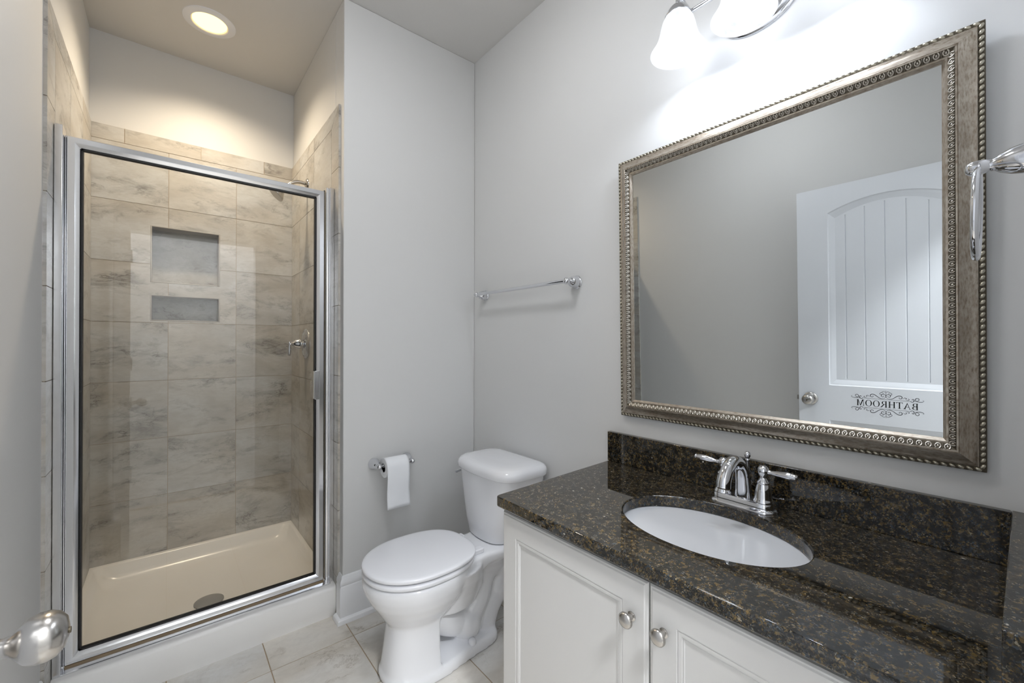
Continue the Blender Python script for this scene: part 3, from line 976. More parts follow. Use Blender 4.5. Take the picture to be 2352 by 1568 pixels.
# ------------------------------------------------------------------ recessed shower light
rl = thing('recessed_light', 'round recessed ceiling light with warm lit lens over the shower', 'ceiling light', (0.1530, 2.462, ZC))
b = MB(); b.lathe([(0.068, -0.030), (0.070, 0.0045), (0.074, 0.0075), (0.098, 0.0055), (0.104, 0.0025), (0.105, 0.0), (0.100, -0.002), (0.071, -0.004)], (0.153, 2.462, ZC - 0.0), (0, 0, -1), 56)
b.build('trim_ring', M['plastic'], rl, smooth=40)
b = MB(); b.lathe([(0, 0.005), (0.05, 0.0045), (0.0665, 0.0025), (0.0685, 0.0005), (0.0, 0.0005)], (0.153, 2.462, ZC), (0, 0, -1), 48)
part(b.build('lens', M['downlens'], rl, smooth=40), 'glowing warm yellow lens')

sl = bpy.data.lights.new('downlight', 'SPOT')
sl.energy = DOWN_WATTS; sl.color = (1.0, 0.83, 0.61); sl.spot_size = math.radians(142); sl.spot_blend = 0.92; sl.shadow_soft_size = 0.06
so_ = bpy.data.objects.new('downlight', sl); COL.objects.link(so_)
so_.parent = rl; so_.location = (0, 0, -0.010)

# added hall fill lamp, unseen, lifts the shadows through the doorway
hl = thing('added_hall_fill_light', 'added round fill light on the hall ceiling, out of view', 'ceiling light', (0.25, -0.75, ZC))
b = MB(); b.lathe([(0, 0), (0.16, 0), (0.16, 0.02), (0.0, 0.02)], (0.25, -0.75, ZC), (0, 0, -1), 40); b.build('base', M['nickel'], hl, smooth=40)
b = MB(); b.lathe([(0.15, 0.02), (0.145, 0.045), (0.11, 0.07), (0.05, 0.085), (0, 0.087)], (0.25, -0.75, ZC), (0, 0, -1), 40); b.build('glass_dome', M['hall_fill_lens'], hl, smooth=40)

# added bathroom fill lamp on the ceiling, out of frame, brightens the room
cl = thing('added_fill_light', 'added round white fill light on the bathroom ceiling, out of view', 'ceiling light', (0.42, 0.95, ZC))
b = MB(); b.lathe([(0, 0), (0.185, 0), (0.185, 0.018), (0.180, 0.024), (0.0, 0.024)], (0.42, 0.95, ZC), (0, 0, -1), 48); b.build('base', M['plastic'], cl, smooth=40)
b = MB(); b.lathe([(0.172, 0.024), (0.168, 0.045), (0.140, 0.066), (0.08, 0.080), (0, 0.084)], (0.42, 0.95, ZC), (0, 0, -1), 48); b.build('glass_dome', M['ceil_fill_lens'], cl, smooth=40)

# ------------------------------------------------------------------ toilet
TY = 1.460
toi = thing('toilet', 'white two-piece toilet with closed lid between vanity and rear wall', 'toilet', (0.90, TY, 0))
def egg(cx, af, ar, wd, z, nf=2.0, nr=2.0, n=64):
    out = []
    for i in range(n):
        A = 2 * PI * i / n
        c_, s_ = math.cos(A), math.sin(A)
        e = nf if c_ >= 0 else nr
        out.append((cx - (af if c_ >= 0 else ar) * sgn(c_) * abs(c_) ** (2 / e), TY + wd * sgn(s_) * abs(s_) ** (2 / e), z))
    return out
body = MB()
# bowl
body.loft([egg(0.74, 0.118, 0.10, 0.095, 0.200), egg(0.74, 0.135, 0.13, 0.112, 0.225), egg(0.74, 0.158, 0.17, 0.138, 0.262), egg(0.74, 0.182, 0.20, 0.157, 0.298),
           egg(0.74, 0.200, 0.215, 0.1695, 0.335), egg(0.74, 0.206, 0.222, 0.1735, 0.358), egg(0.74, 0.205, 0.222, 0.1735, 0.374), egg(0.74, 0.198, 0.218, 0.168, 0.381)])
# front skirt, cut off flat at the back
def skirt(z, xf, xb, wd):
    out = []
    n = 28
    for i in range(n + 1):
        A = -PI / 2 + PI * i / n
        out.append((xb - (xb - xf) * abs(math.cos(A)) ** 0.75, TY + wd * sgn(math.sin(A)) * abs(math.sin(A)) ** 0.75, z))
    return out
body.loft([skirt(0.0, 0.600, 0.782, 0.116), skirt(0.025, 0.595, 0.782, 0.117), skirt(0.040, 0.603, 0.780, 0.111), skirt(0.10, 0.611, 0.779, 0.104), skirt(0.18, 0.622, 0.778, 0.101), skirt(0.235, 0.630, 0.777, 0.106), skirt(0.268, 0.628, 0.775, 0.124)])
# foot
def foot(z, ins):
    out = []
    pts = [(0.64, 0.095), (0.70, 0.112), (0.78, 0.119), (0.86, 0.108), (0.95, 0.097), (1.02, 0.090), (1.065, 0.066), (1.085, 0.0)]
    side = [(x - (ins if x > 1 else 0), max(y - ins, 0)) for x, y in pts]
    cr = catmull([(x, y, 0) for x, y in side], 6)
    right = [(p.x, TY - p.y, z) for p in cr]
    left = [(p.x, TY + p.y, z) for p in reversed(cr[:-1])]
    return right + left
body.loft([foot(0, 0), foot(0.026, 0), foot(0.036, 0.004), foot(0.042, 0.012)])
# trapway: low sump, rise, crown, rear drop
body.tube(catmull([(0.80, TY, 0.17), (0.88, TY, 0.115), (0.950, TY, 0.105), (1.000, TY, 0.165), (1.020, TY, 0.235), (1.055, TY, 0.285), (1.105, TY, 0.285), (1.130, TY, 0.235), (1.105, TY, 0.165), (1.060, TY, 0.105), (1.030, TY, 0.020)], 6),
          [0.058] * 13 + [0.060] * 18 + [0.060] * 18 + [0.055] * 12, 18)
body.ball((0.945, TY, 0.088), 0.066, 0.079, 0.072, 24, 14)
body.loft([egg(0.87, 0.10, 0.12, 0.085, 0.19), egg(0.88, 0.12, 0.14, 0.105, 0.25), egg(0.88, 0.15, 0.13, 0.135, 0.31), egg(0.86, 0.17, 0.14, 0.155, 0.36)])
# deck under the tank
def deckring(x, hw, z0, z1):
    r = 0.014
    return [(x, TY + y, z) for y, z in ((-hw, z0 + r), (-hw + r, z0), (hw - r, z0), (hw, z0 + r), (hw, z1 - r * .6), (hw - r * .6, z1), (-hw + r * .6, z1), (-hw, z1 - r * .6))]
body.loft([deckring(0.86, 0.138, 0.30, 0.381), deckring(0.93, 0.112, 0.315, 0.383), deckring(1.00, 0.105, 0.330, 0.384), deckring(1.06, 0.118, 0.338, 0.384), deckring(1.12, 0.128, 0.340, 0.384), deckring(1.235, 0.125, 0.342, 0.384)])
body.loft([egg(1.06, 0.06, 0.09, 0.045, 0.24), egg(1.06, 0.09, 0.12, 0.075, 0.30), egg(1.06, 0.14, 0.15, 0.105, 0.345)])
bo = body.build('bowl', M['ceramic'], toi)
rm = bo.modifiers.new('remesh', 'REMESH'); rm.mode = 'VOXEL'; rm.voxel_size = 0.0052; rm.use_smooth_shade = True
sm = bo.modifiers.new('smooth', 'SMOOTH'); sm.iterations = 7; sm.factor = 0.5
dg = bpy.context.evaluated_depsgraph_get()
nm = bpy.data.meshes.new_from_object(bo.evaluated_get(dg))
bo.modifiers.clear(); bo.data = nm; nm.name = 'bowl'
if not nm.materials: nm.materials.append(M['ceramic'])
nm.polygons.foreach_set('use_smooth', [True] * len(nm.polygons))
# seat and lid
def slab(name, mat, cx, af, ar, wd, z0, z1, nr, dome=0.0, rnd=0.006):
    mb = MB()
    def R(k, z): return egg(cx, af - k, ar - k, wd - k, z, 2.1, nr)
    rs = [R(0.010, z0), R(0.003, z0 + 0.001), R(0, z0 + rnd), R(0, z1 - rnd), R(0.0015, z1 - rnd * .5), R(0.006, z1 - 0.0005), R(0.016, z1 + dome * .2)]
    for k in (0.05, 0.09, 0.13): rs.append(R(k, z1 + dome * (0.3 + k * 5)))
    mb.loft(rs)
    return mb.build(name, mat, toi, smooth=60)
slab('seat', M['plastic'], 0.735, 0.200, 0.215, 0.1745, 0.3850, 0.4030, 2.5, 0.0, 0.005)
slab('seat_lid', M['plastic'], 0.735, 0.201, 0.216, 0.1745, 0.4085, 0.4250, 2.7, 0.002, 0.005)
for s_ in (-1, 1):
    b = MB(); b.prism(rrect(0.935, 0.985, TY + s_ * 0.070 - 0.017, TY + s_ * 0.070 + 0.017, 0.008, 4), 0.3835, 0.402)
    b.build('hinge_cap', M['plastic'], toi, bevel=0.004, segs=3)
    b = MB(); b.lathe([(0.0155, 0), (0.0155, 0.010), (0.013, 0.016), (0.007, 0.019), (0, 0.0195)], (0.932, TY + s_ * 0.078, 0.040), (0, 0, 1), 24)
    b.build('bolt_cap', M['plastic'], toi, smooth=50)
# tank
TKY = 1.485
def tankring(xf, bow, hw, z, r, xb=1.270, n=7):
    pts = []
    # back edge, right corner ... front with bow
    cor = rrect(xf, xb, TKY - hw, TKY + hw, r, n)
    out = []
    for x, y in cor:
        if x < xf + r + 1e-6:
            k = 1 - ((y - TKY) / hw) ** 2
            x -= bow * k
        out.append((x, y, z))
    # extra points along the front edge for the bow
    res = []
    for i, p in enumerate(out):
        res.append(p)
        q = out[(i + 1) % len(out)]
        if abs(p[1] - q[1]) > 0.05 and p[0] < 1.15:
            for k in range(1, 8):
                t = k / 8
                y = p[1] + (q[1] - p[1]) * t
                res.append((xf - bow * (1 - ((y - TKY) / hw) ** 2), y, z))
    return res
b = MB()
b.loft([tankring(1.060, 0.026, 0.112, 0.3848, 0.040), tankring(1.055, 0.028, 0.124, 0.392, 0.050), tankring(1.050, 0.028, 0.142, 0.45, 0.052), tankring(1.048, 0.028, 0.162, 0.53, 0.055), tankring(1.046, 0.028, 0.181, 0.62, 0.056), tankring(1.045, 0.028, 0.188, 0.660, 0.056)])
b.build('tank', M['ceramic'], toi, smooth=50)
b = MB()
L = lambda k, z: tankring(1.034 + k, 0.028, 0.2050 - k, z, 0.070 - k * 0.5, 1.280 - k)
b.loft([L(0.010, 0.6605), L(0.003, 0.662), L(0, 0.667), L(0, 0.684), L(0.003, 0.692), L(0.010, 0.7005), L(0.022, 0.7060), L(0.045, 0.7090), L(0.08, 0.7105)])
b.build('tank_lid', M['ceramic'], toi, smooth=60)
b = MB(); b.lathe([(0, 0), (0.013, 0), (0.012, 0.006), (0, 0.007)], (1.095, TKY + 0.1815, 0.628), (0, 1, -0.03), 20)
b.tube([(1.095, TKY + 0.192, 0.628), (1.065, TKY + 0.196, 0.626), (1.040, TKY + 0.196, 0.622)], [0.005, 0.005, 0.006], 10)
b.build('flush_lever', M['chrome'], toi, smooth=40)

# ------------------------------------------------------------------ toilet paper holder and roll
tp = thing('toilet_paper_holder', 'chrome two-post toilet paper holder on the wall beside the toilet', 'paper holder', (0.83, YB, 0.662))
PZ = 0.664
for x in (0.7380, 0.8970):
    b = MB(); b.lathe([(0, 0), (0.0265, 0), (0.0265, 0.003), (0.0235, 0.007), (0.0215, 0.018), (0.0170, 0.034), (0.0115, 0.044), (0.0095, 0.049), (0.0100, 0.056), (0.0125, 0.061), (0.0125, 0.070), (0.0095, 0.077), (0.005, 0.081), (0, 0.082)], (x, YB, PZ), (0, -1, 0), 28)
    b.build('post', M['chrome'], tp, smooth=40)
b = MB(); b.lathe([(0, 0), (0.006, 0), (0.006, 0.012), (0.0085, 0.014), (0.0085, 0.120), (0.006, 0.122), (0.006, 0.147), (0, 0.147)], (0.744, YB - 0.066, PZ), (1, 0, 0), 20)
b.build('roller', M['chrome'], tp, smooth=40)
ro = thing('toilet_paper_roll', 'white toilet paper roll with one sheet hanging down on the wall holder', 'toilet paper', (0.83, YB - 0.066, PZ))
RX0, RX1, RY, RZ, RR = 0.7575, 0.8625, YB - 0.066, PZ - 0.0088, 0.0440
b = MB()
b.lathe([(0.0190, 0), (RR - 0.001, 0), (RR, 0.001), (RR, RX1 - RX0 - 0.001), (RR - 0.001, RX1 - RX0), (0.0190, RX1 - RX0), (0.0190, 0)], (RX0, RY, RZ), (1, 0, 0), 48)
b.build('roll', M['paper'], ro, smooth=40)
b = MB(); b.lathe([(0.0190, 0.0005), (0.0190, RX1 - RX0 - 0.0005), (0.0178, RX1 - RX0 - 0.0005), (0.0178, 0.0005), (0.0190, 0.0005)], (RX0, RY, RZ), (1, 0, 0), 32)
part(b.build('core', M['card'], ro, smooth=40), 'brown cardboard core')
prof = []
for k in range(10):
    A = math.radians(90 + 10 * k)
    prof.append((RY + (RR + 0.0012) * math.cos(A), RZ + (RR + 0.0012) * math.sin(A)))
for k in range(1, 13):
    t = k / 12
    prof.append((RY - RR - 0.0012 - 0.010 * t * t - 0.002 * math.sin(t * 7), RZ - t * 0.172))
N = 10
vs, fs = [], []
for j in range(N + 1):
    f = j / N
    for i, (y, z) in enumerate(prof):
        t = max(0, (i - 9) / 12)
        x = RX0 + (RX1 - RX0) * f + (-0.005 * t * t if f < 0.5 else -0.001 * t) 
        wob = 0.0015 * math.sin(f * 6 + i * .5) * t
        vs.append((x, y + wob, z - 0.0012 * t * math.sin(f * 3.0)))
n = len(prof)
for j in range(N):
    for i in range(n - 1):
        fs.append((j * n + i, j * n + i + 1, (j + 1) * n + i + 1, (j + 1) * n + i))
b = MB(); b.add(vs, fs)
hs = b.build('hanging_sheet', M['paper'], ro, smooth=60)
so = hs.modifiers.new('solid', 'SOLIDIFY'); so.thickness = 0.0008

# ------------------------------------------------------------------ towel bar
tbar = thing('towel_bar', 'chrome towel bar on two posts on the wall above the toilet', 'towel bar', (XR, 1.48, 1.468))
for y in (1.1650, 1.7990):
    b = MB(); b.lathe([(0, 0), (0.0275, 0), (0.0275, 0.003), (0.0245, 0.006), (0.0235, 0.014), (0.0225, 0.026), (0.0175, 0.038), (0.0105, 0.044), (0.0095, 0.048), (0.0120, 0.052), (0.0138, 0.060), (0.0120, 0.068), (0.006, 0.073), (0, 0.074)], (XR, y, 1.468), (-1, 0, 0), 32)
    b.build('post', M['chrome'], tbar, smooth=40)
b = MB(); b.lathe([(0, 0), (0.0080, 0), (0.0080, 0.634), (0, 0.634)], (XR - 0.060, 1.165, 1.468), (0, 1, 0), 20)
b.build('bar', M['chrome'], tbar, smooth=40)

# ------------------------------------------------------------------ towel ring
tr = thing('towel_ring', 'chrome towel ring hanging from a post at the right edge beside the mirror', 'towel ring', (1.0, YF, 1.502))
b = MB(); b.lathe([(0, 0.0000), (0.027, 0.0000), (0.027, 0.0043), (0.024, 0.0087), (0.0225, 0.0195), (0.0195, 0.0325), (0.0135, 0.0445), (0.0095, 0.0499), (0.009, 0.0542), (0.0105, 0.0591), (0.0118, 0.0673), (0.011, 0.0749), (0.0065, 0.0803), (0, 0.0816)], (1.0, YF, 1.500), (0, 1, 0), 36)
b.build('post', M['chrome'], tr, smooth=40)
b = MB(); b.torus((1.0, 0.0500, 1.4260), (-0.018, 1, 0.02), 0.0690, 0.0048, 64, 14)
b.build('ring', M['chrome'], tr, smooth=60)

# ------------------------------------------------------------------ vanity cabinet
VX, VY0, VY1, VZ = 0.765, YF + 0.004, 0.948, 0.752
vc = thing('vanity_cabinet', 'white two-door vanity cabinet under the dark granite countertop', 'cabinet', (1.02, 0.47, 0))
b = MB()
b.box(VX, XR - 0.002, VY1 - 0.018, VY1, 0.0, VZ); b.box(VX, XR - 0.002, VY0, VY0 + 0.018, 0.0, VZ)
b.box(VX + 0.06, VX + 0.075, VY0 + 0.018, VY1 - 0.018, 0.0, 0.10); b.box(VX + 0.001, XR - 0.002, VY0 + 0.018, VY1 - 0.018, 0.10, 0.118)
b.box(VX, VX + 0.019, VY0 + 0.018, VY1 - 0.018, 0.712, VZ); b.box(VX, VX + 0.019, 0.455, 0.505, 0.118, 0.712)
b.box(XR - 0.012, XR - 0.003, VY0 + 0.018, VY1 - 0.018, 0.118, VZ)
b.build('carcass', M['cabinet'], vc)
def shaker(name, y0, y1, z0, z1, label):
    xf, xb = 0.745, VX - 0.001
    mb = MB()
    # nested rectangles (inset, x)
    prof = [(0.0, xb), (0.0, xf + 0.006), (0.003, xf + 0.0025), (0.006, xf + 0.0022), (0.0085, xf), (0.0590, xf), (0.0600, xf + 0.0018), (0.0615, xf + 0.0018), (0.0625, xf + 0.0006), (0.0690, xf + 0.0010), (0.0700, xf + 0.0026), (0.0715, xf + 0.0026), (0.0725, xf + 0.0018), (0.0745, xf + 0.0042)]
    rs = []
    for ins, x in prof:
        rs.append([(x, y0 + ins, z0 + ins), (x, y1 - ins, z0 + ins), (x, y1 - ins, z1 - ins), (x, y0 + ins, z1 - ins)])
    mb.loft(rs)
    return mb.build(name, M['cabinet'], vc)
def knob(parent, y, z):
    mb = MB()
    mb.lathe([(0, 0), (0.0095, 0), (0.0095, 0.002), (0.006, 0.004), (0.0052, 0.010), (0.0065, 0.014), (0.0130, 0.017), (0.0160, 0.0205), (0.0158, 0.024), (0.0130, 0.0275), (0.007, 0.0295), (0, 0.030)], (0.7455, y, z), (-1, 0, 0), 32)
    return part(mb.build('knob', M['nickel'], parent, smooth=40), 'round brushed nickel knob')
d1 = shaker('door', 0.4815, 0.9520, 0.108, 0.7400, '')
knob(d1, 0.5185, 0.6560)
d2 = shaker('door', 0.0080, 0.4785, 0.108, 0.7400, '')
knob(d2, 0.4455, 0.6600)

# ------------------------------------------------------------------ granite top, splashes, sink
CT0, CT1 = 0.753, 0.783
SKX, SKY, SKA, SKB = 1.0070, 0.4900, 0.1525, 0.2130
def counter_mesh():
    outer = [(0.735, YF + 0.002), (0.7305, 0.955), (0.7335, 0.9635), (0.742, 0.9665), (XR - 0.001, 0.992), (XR - 0.001, YF + 0.002)]
    bm = bmesh.new()
    vo = [bm.verts.new((x, y, CT1)) for x, y in outer]
    n = 72
    vi = [bm.verts.new((SKX + SKA * math.cos(2 * PI * i / n), SKY + SKB * math.sin(2 * PI * i / n), CT1)) for i in range(n)]
    eo = [bm.edges.new((vo[i], vo[(i + 1) % len(vo)])) for i in range(len(vo))]
    ei = [bm.edges.new((vi[i], vi[(i + 1) % n])) for i in range(n)]
    bmesh.ops.triangle_fill(bm, edges=eo + ei, use_beauty=True)
    fs = [f for f in bm.faces if ((f.calc_center_median().x - SKX) / SKA) ** 2 + ((f.calc_center_median().y - SKY) / SKB) ** 2 < 0.98]
    bmesh.ops.delete(bm, geom=fs, context='FACES')
    r = bmesh.ops.extrude_face_region(bm, geom=bm.faces[:])
    bmesh.ops.translate(bm, verts=[v for v in r['geom'] if isinstance(v, bmesh.types.BMVert)], vec=(0, 0, CT0 - CT1))
    bmesh.ops.recalc_face_normals(bm, faces=bm.faces)
    me = bpy.data.meshes.new('countertop'); bm.to_mesh(me); bm.free()
    me.materials.append(M['granite'])
    o = bpy.data.objects.new('countertop', me); COL.objects.link(o)
    bv = o.modifiers.new('bevel', 'BEVEL'); bv.width = 0.0035; bv.segments = 3; bv.limit_method = 'ANGLE'; bv.angle_limit = math.radians(50)
    me.polygons.foreach_set('use_smooth', [True] * len(me.polygons)); me.set_sharp_from_angle(angle=math.radians(40))
    return o
tag(counter_mesh(), 'polished dark brown granite countertop with oval sink cutout on the white vanity', 'countertop')
b = MB(); b.box(1.2750, XR - 0.001, 0.0195, 0.9930, CT1 + 0.0003, 0.8905)
tag(b.build('backsplash', M['granite'], bevel=0.0015), 'low dark granite backsplash along the wall below the mirror', 'backsplash')
b = MB(); b.box(0.745, XR - 0.001, YF + 0.001, 0.0190, CT1 + 0.0003, 0.8905)
tag(b.build('side_splash', M['granite'], bevel=0.0015), 'short dark granite side splash at the right end of the countertop', 'backsplash')
snk = thing('sink_basin', 'white oval undermount sink basin set in the granite countertop', 'sink', (SKX, SKY, 0.62))
b = MB()
def skr(k, z, off=0.0):
    return [(SKX + off + (SKA + k) * math.cos(2 * PI * i / 64), SKY + (SKB + k) * math.sin(2 * PI * i / 64), z) for i in range(64)]
b.loft([skr(0.022, CT0 - 0.0005), skr(0.003, CT0 - 0.0005), skr(-0.001, CT0 - 0.004), skr(-0.004, CT0 - 0.03), skr(-0.014, CT0 - 0.07), skr(-0.032, CT0 - 0.105), skr(-0.058, CT0 - 0.128), skr(-0.095, CT0 - 0.139), skr(-0.130, CT0 - 0.142),
        skr(-0.130, CT0 - 0.150), skr(-0.050, CT0 - 0.142), skr(-0.010, CT0 - 0.105), skr(0.008, CT0 - 0.05), skr(0.010, CT0 - 0.012), skr(0.022, CT0 - 0.010)], True, True)
bo2 = b.build('bowl', M['sinkc'], snk, smooth=60)
b = MB(); b.lathe([(0, 0), (0.020, 0), (0.022, 0.002), (0.018, 0.004), (0, 0.003)], (SKX, SKY, CT0 - 0.1425), (0, 0, 1), 28)
b.build('drain', M['chrome'], snk, smooth=40)

# ------------------------------------------------------------------ faucet
FX, FY = 1.2080, 0.4880
fc = thing('faucet', 'chrome two-handle arched faucet behind the oval sink', 'faucet', (FX, FY, CT1))
b = MB()
def oval(k, z):
    return [(x, y, z) for x, y in rrect(FX - 0.0285 - k, FX + 0.0285 + k, FY - 0.0790 - k, FY + 0.0790 + k, 0.0280 + k, 9)]
b.loft([oval(0.004, CT1), oval(0.004, CT1 + 0.0025), oval(0.001, CT1 + 0.0065), oval(-0.003, CT1 + 0.0085), oval(-0.0035, CT1 + 0.0105), oval(-0.0035, CT1 + 0.020), oval(-0.006, CT1 + 0.0235), oval(-0.010, CT1 + 0.0245)])
b.build('base', M['chrome'], fc, smooth=40)
b = MB()
path = catmull([(FX + 0.004, FY, CT1 + 0.018), (FX + 0.003, FY, CT1 + 0.045), (FX - 0.004, FY, CT1 + 0.085), (FX - 0.024, FY, CT1 + 0.116), (FX - 0.056, FY, CT1 + 0.127), (FX - 0.088, FY, CT1 + 0.116), (FX - 0.108, FY, CT1 + 0.090), (FX - 0.113, FY, CT1 + 0.070)], 7)
rr = []
for i in range(len(path)):
    t = i / (len(path) - 1)
    rr.append(0.0225 - 0.0075 * min(1, t / 0.45) + 0.0015 * max(0, (t - 0.6) / 0.4))
b.tube(path, rr, 24, 1.0, ref=(1, 0, 0))
sp = b.build('spout', M['chrome'], fc, smooth=50)
b = MB(); d_ = (path[-1] - path[-2]).normalized()
b.lathe([(0, 0), (0.0145, 0), (0.0145, 0.003), (0, 0.003)], path[-1], d_, 24); b.build('aerator', M['patina'], sp, smooth=40)
b = MB()
b.lathe([(0, 0), (0.0030, 0), (0.0030, 0.105), (0.0052, 0.107), (0.0058, 0.111), (0.0045, 0.114), (0.0070, 0.119), (0.0085, 0.1245), (0.0070, 0.130), (0.003, 0.133), (0, 0.1335)], (FX + 0.031, FY, CT1 + 0.006), (0, 0, 1), 20)
b.build('lift_rod', M['chrome'], fc, smooth=40)
for s_ in (1, -1):
    y = FY + s_ * 0.0510
    b = MB()
    b.lathe([(0, 0.020), (0.0235, 0.020), (0.0240, 0.026), (0.0215, 0.030), (0.0205, 0.034), (0.0195, 0.050), (0.0160, 0.066), (0.0145, 0.070), (0.0155, 0.0725), (0.0150, 0.0755), (0.0100, 0.081), (0.0080, 0.086), (0.0095, 0.090), (0.0128, 0.096), (0.0138, 0.103), (0.0125, 0.110), (0.0075, 0.116), (0, 0.1175)], (FX, y, CT1), (0, 0, 1), 36)
    h = b.build('handle', M['chrome'], fc, smooth=40)
    ax = Vector((-0.10, s_ * 1.0, 0.06)) if s_ > 0 else Vector((-0.05, s_ * 1.0, 0.03))
    b = MB(); b.lathe([(0, 0.008), (0.0055, 0.008), (0.0058, 0.016), (0.0050, 0.020), (0.0070, 0.034), (0.0088, 0.050), (0.0090, 0.060), (0.0075, 0.070), (0.0066, 0.073), (0.0070, 0.076), (0.0045, 0.079), (0, 0.0795)], (FX, y, CT1 + 0.102), ax, 24)
    b.build('lever', M['chrome'], h, smooth=40)

# ------------------------------------------------------------------ framed mirror (leans out slightly at the top)
TILT = math.radians(1.05)
MY0, MY1, MZ0, MZ1 = 0.0511, 0.9366, 0.9590, 1.8700
mir = thing('wall_mirror', 'large rectangular mirror in an antique silver beaded frame above the vanity', 'mirror', (XR - 0.004, 0.4938, MZ0))
mir.rotation_euler = (0, -TILT, 0)
bpy.context.view_layer.update()
MW = mir.matrix_basis.copy()
def mp_(y, z, h):      # h = distance from the wall in the un-tilted frame
    return MW @ Vector((-h, y - 0.4938, z - MZ0))
def mitred(prof, mb, i0=0.0):
    base = len(mb.v); n = len(prof)
    for ins, h in prof:
        for y, z in ((MY0 + ins, MZ0 + ins), (MY1 - ins, MZ0 + ins), (MY1 - ins, MZ1 - ins), (MY0 + ins, MZ1 - ins)):
            mb.v.append(tuple(mp_(y, z, h)))
    for k in range(n):
        k2 = (k + 1) % n
        for c_ in range(4):
            d_ = (c_ + 1) % 4
            mb.f.append((base + k * 4 + c_, base + k * 4 + d_, base + k2 * 4 + d_, base + k2 * 4 + c_))
b = MB()
mitred([(0.0105, 0.0), (0.0105, 0.014), (0.0125, 0.0155), (0.016, 0.0165), (0.022, 0.0190), (0.028, 0.0230), (0.033, 0.0275), (0.0365, 0.0300), (0.0372, 0.0292), (0.0380, 0.0302), (0.0405, 0.0305), (0.0415, 0.0290), (0.0520, 0.0215), (0.0535, 0.0220), (0.0560, 0.0215), (0.0615, 0.0150), (0.0615, 0.0)], b)
b.build('frame', M['frame'], mir, smooth=30)
b = MB()
mitred([(0.0, 0.0), (0.0, 0.0085), (0.0020, 0.0105), (0.0085, 0.0115), (0.0108, 0.0110), (0.0108, 0.0)], b)
b.build('outer_edge', M['patina'], mir, smooth=30)
b = MB()
mitred([(0.0413, 0.020), (0.0413, 0.0298), (0.0522, 0.0220), (0.0522, 0.018)], b)
b.build('carved_ground', M['patina'], mir)
def sides(inset):
    a, c_, d_, e = MY0 + inset, MY1 - inset, MZ0 + inset, MZ1 - inset
    return [((a, d_), (c_, d_)), ((c_, d_), (c_, e)), ((c_, e), (a, e)), ((a, e), (a, d_))]
b = MB()
Rm = MW.to_3x3()
for (p, q) in sides(0.0055):
    Ln = math.hypot(q[0] - p[0], q[1] - p[1]); n = int(Ln / 0.0122)
    ty, tz = (q[0] - p[0]) / Ln, (q[1] - p[1]) / Ln
    for k in range(n):
        t = (k + 0.5) / n * Ln
        yc, zc = p[0] + ty * t, p[1] + tz * t
        # bead: ellipsoid, long axis slightly skewed along the run
        vs, fs = [], []
        nu, nv = 10, 6
        rings = []
        for v_ in range(nv + 1):
            B = PI * v_ / nv
            r_ = max(math.sin(B), 1e-3)
            ring = []
            for u_ in range(nu):
                A = 2 * PI * u_ / nu
                l_ = -0.0053 * math.cos(B); w_ = 0.0040 * r_ * math.cos(A) + l_ * 0.35; h_ = 0.0110 + 0.0040 * r_ * math.sin(A)
                ring.append(tuple(mp_(yc + ty * l_ - tz * w_, zc + tz * l_ + ty * w_, h_)))
            rings.append(ring)
        b.loft(rings)
b.build('bead_border', M['bead'], mir, smooth=60)
# egg and dart band between insets 0.0415 and 0.0520
b = MB()
for (p, q) in sides(0.0467):
    Ln = math.hypot(q[0] - p[0], q[1] - p[1]); n = int(Ln / 0.0143)
    ty, tz = (q[0] - p[0]) / Ln, (q[1] - p[1]) / Ln
    slope = -(0.0290 - 0.0215) / 0.0105
    def pt(t, w_, h_):   # w_ towards the glass
        return tuple(mp_(p[0] + ty * t - tz * w_, p[1] + tz * t + ty * w_, 0.02525 + slope * w_ + h_))
    for k in range(n):
        t0 = (k + 0.5) / n * Ln
        # horseshoe rim of the egg
        rim = []
        for s_ in range(13):
            A = math.radians(-60 + 300 * s_ / 12)
            rim.append((t0 + 0.0044 * math.cos(A), 0.0044 * math.sin(A) * 1.05 - 0.0002))
        rings = []
        for s_, (tt, ww) in enumerate(rim):
            A = math.radians(-60 + 300 * s_ / 12)
            ct, st = math.cos(A), math.sin(A)
            rings.append([pt(tt + ct * 0.0013 * math.cos(B), ww + st * 0.0013 * math.cos(B), 0.0008 + 0.0024 * math.sin(B)) for B in [2 * PI * j / 6 for j in range(6)]])
        b.loft(rings)
        # egg
        er = []
        for v_ in range(5):
            B = PI / 2 * v_ / 4
            r_ = max(math.cos(B), 1e-3)
            er.append([pt(t0 + 0.0022 * r_ * math.cos(A), 0.0028 * r_ * math.sin(A), 0.0026 * math.sin(B)) for A in [2 * PI * j / 8 for j in range(8)]])
        b.loft(er, False, True)
        # dart
        t1 = t0 + Ln / n / 2
        if k < n - 1:
            b.add([pt(t1 - 0.0015, -0.0048, 0), pt(t1 + 0.0015, -0.0048, 0), pt(t1 + 0.0007, 0.0048, 0), pt(t1 - 0.0007, 0.0048, 0), pt(t1, -0.0042, 0.0034), pt(t1, 0.0045, 0.0026)],
                  [(0, 1, 4), (1, 2, 5, 4), (2, 3, 5), (3, 0, 4, 5)])
b.build('carved_border', M['carve'], mir, smooth=50)
b = MB()
bx = [(0.0605, 0.0090), (0.0605, 0.0120)]
y0, y1, z0, z1 = MY0 + 0.058, MY1 - 0.058, MZ0 + 0.058, MZ1 - 0.058
vs = [mp_(y, z, h) for h in (0.009, 0.013) for z in (z0, z1) for y in (y0, y1)]
b.add(vs, [(0, 2, 3, 1), (4, 5, 7, 6), (0, 1, 5, 4), (2, 6, 7, 3), (0, 4, 6, 2), (1, 3, 7, 5)])
b.build('mirror_glass', M['mirror'], mir)

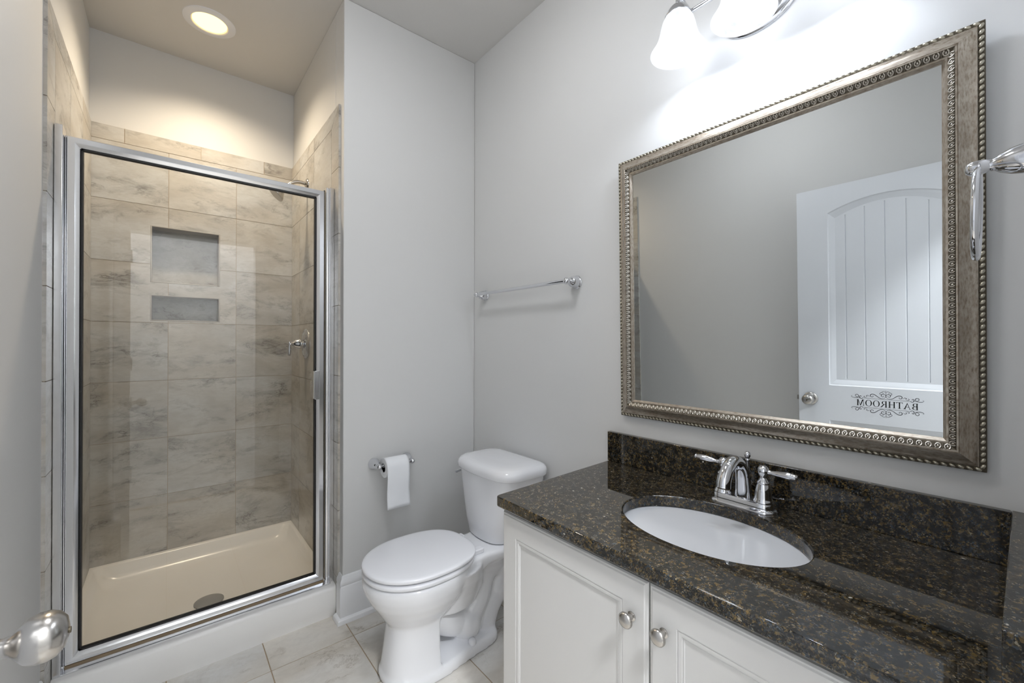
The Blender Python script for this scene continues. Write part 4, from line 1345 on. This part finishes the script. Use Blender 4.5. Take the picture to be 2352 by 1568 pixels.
# ------------------------------------------------------------------ vanity light
LX, LYS, LZR = 1.150, (0.642, 0.463, 0.284), 2.0660
vl = thing('vanity_light', 'chrome three-lamp wall light with white bell glass shades above the mirror', 'wall light', (XR, 0.463, 2.17))
b = MB()
CY, CZ_ = 0.480, 2.1680
def can(k, h):
    return [(XR - h, CY + (0.100 - k) * math.cos(2 * PI * i / 48), CZ_ + (0.066 - k) * math.sin(2 * PI * i / 48)) for i in range(48)]
b.loft([can(0, 0.0005), can(0, 0.006), can(0.004, 0.010), can(0.008, 0.011), can(0.010, 0.016), can(0.016, 0.021), can(0.03, 0.025)])
b.build('canopy', M['chrome'], vl, smooth=40)
b = MB()
b.tube([(XR - 0.085, LYS[0] + 0.01, 2.212), (XR - 0.085, LYS[2] - 0.01, 2.212)], 0.0065, 14)
b.tube(catmull([(XR - 0.022, 0.463, 2.175), (XR - 0.05, 0.463, 2.185), (XR - 0.085, 0.463, 2.212)], 6), 0.0075, 14)
b.build('cross_bar', M['chrome'], vl, smooth=40)
for y in LYS:
    b = MB()
    b.tube(catmull([(XR - 0.085, y, 2.212), (XR - 0.115, y, 2.228), (LX, y, 2.232), (LX, y, 2.205)], 6), 0.006, 14)
    b.lathe([(0, 0.142), (0.011, 0.142), (0.014, 0.138), (0.020, 0.134), (0.028, 0.126), (0.034, 0.114), (0.036, 0.109), (0.0375, 0.106), (0.0365, 0.104), (0.033, 0.103), (0.0, 0.110)], (LX, y, LZR), (0, 0, 1), 32)
    ho = b.build('lamp_holder', M['chrome'], vl, smooth=40)
    b = MB()
    outer = [(0.0320, 0.1080), (0.0370, 0.1020), (0.0430, 0.0900), (0.0475, 0.0740), (0.0510, 0.0560), (0.0560, 0.0380), (0.0630, 0.0230), (0.0710, 0.0100), (0.0755, 0.0035), (0.0770, 0.0010)]
    inner = [(r - 0.0030, h) for r, h in reversed(outer)]
    b.lathe(outer + [(0.0765, -0.0008), (0.0750, -0.0006)] + inner, (LX, y, LZR), (0, 0, 1), 48)
    # open tube: drop the end caps
    b.f = b.f[:-2]
    b.build('lamp_shade', M['shade'], ho, smooth=60)
    b = MB(); b.ball((LX, y, LZR + 0.042), 0.0285, 0.0285, 0.0300, 24, 14)
    b.build('bulb', M['bulb'], ho, smooth=60)
    b = MB(); b.lathe([(0, 0.0705), (0.016, 0.0705), (0.0175, 0.080), (0.0175, 0.110), (0, 0.110)], (LX, y, LZR), (0, 0, 1), 20)
    b.build('socket', M['plastic'], ho, smooth=40)
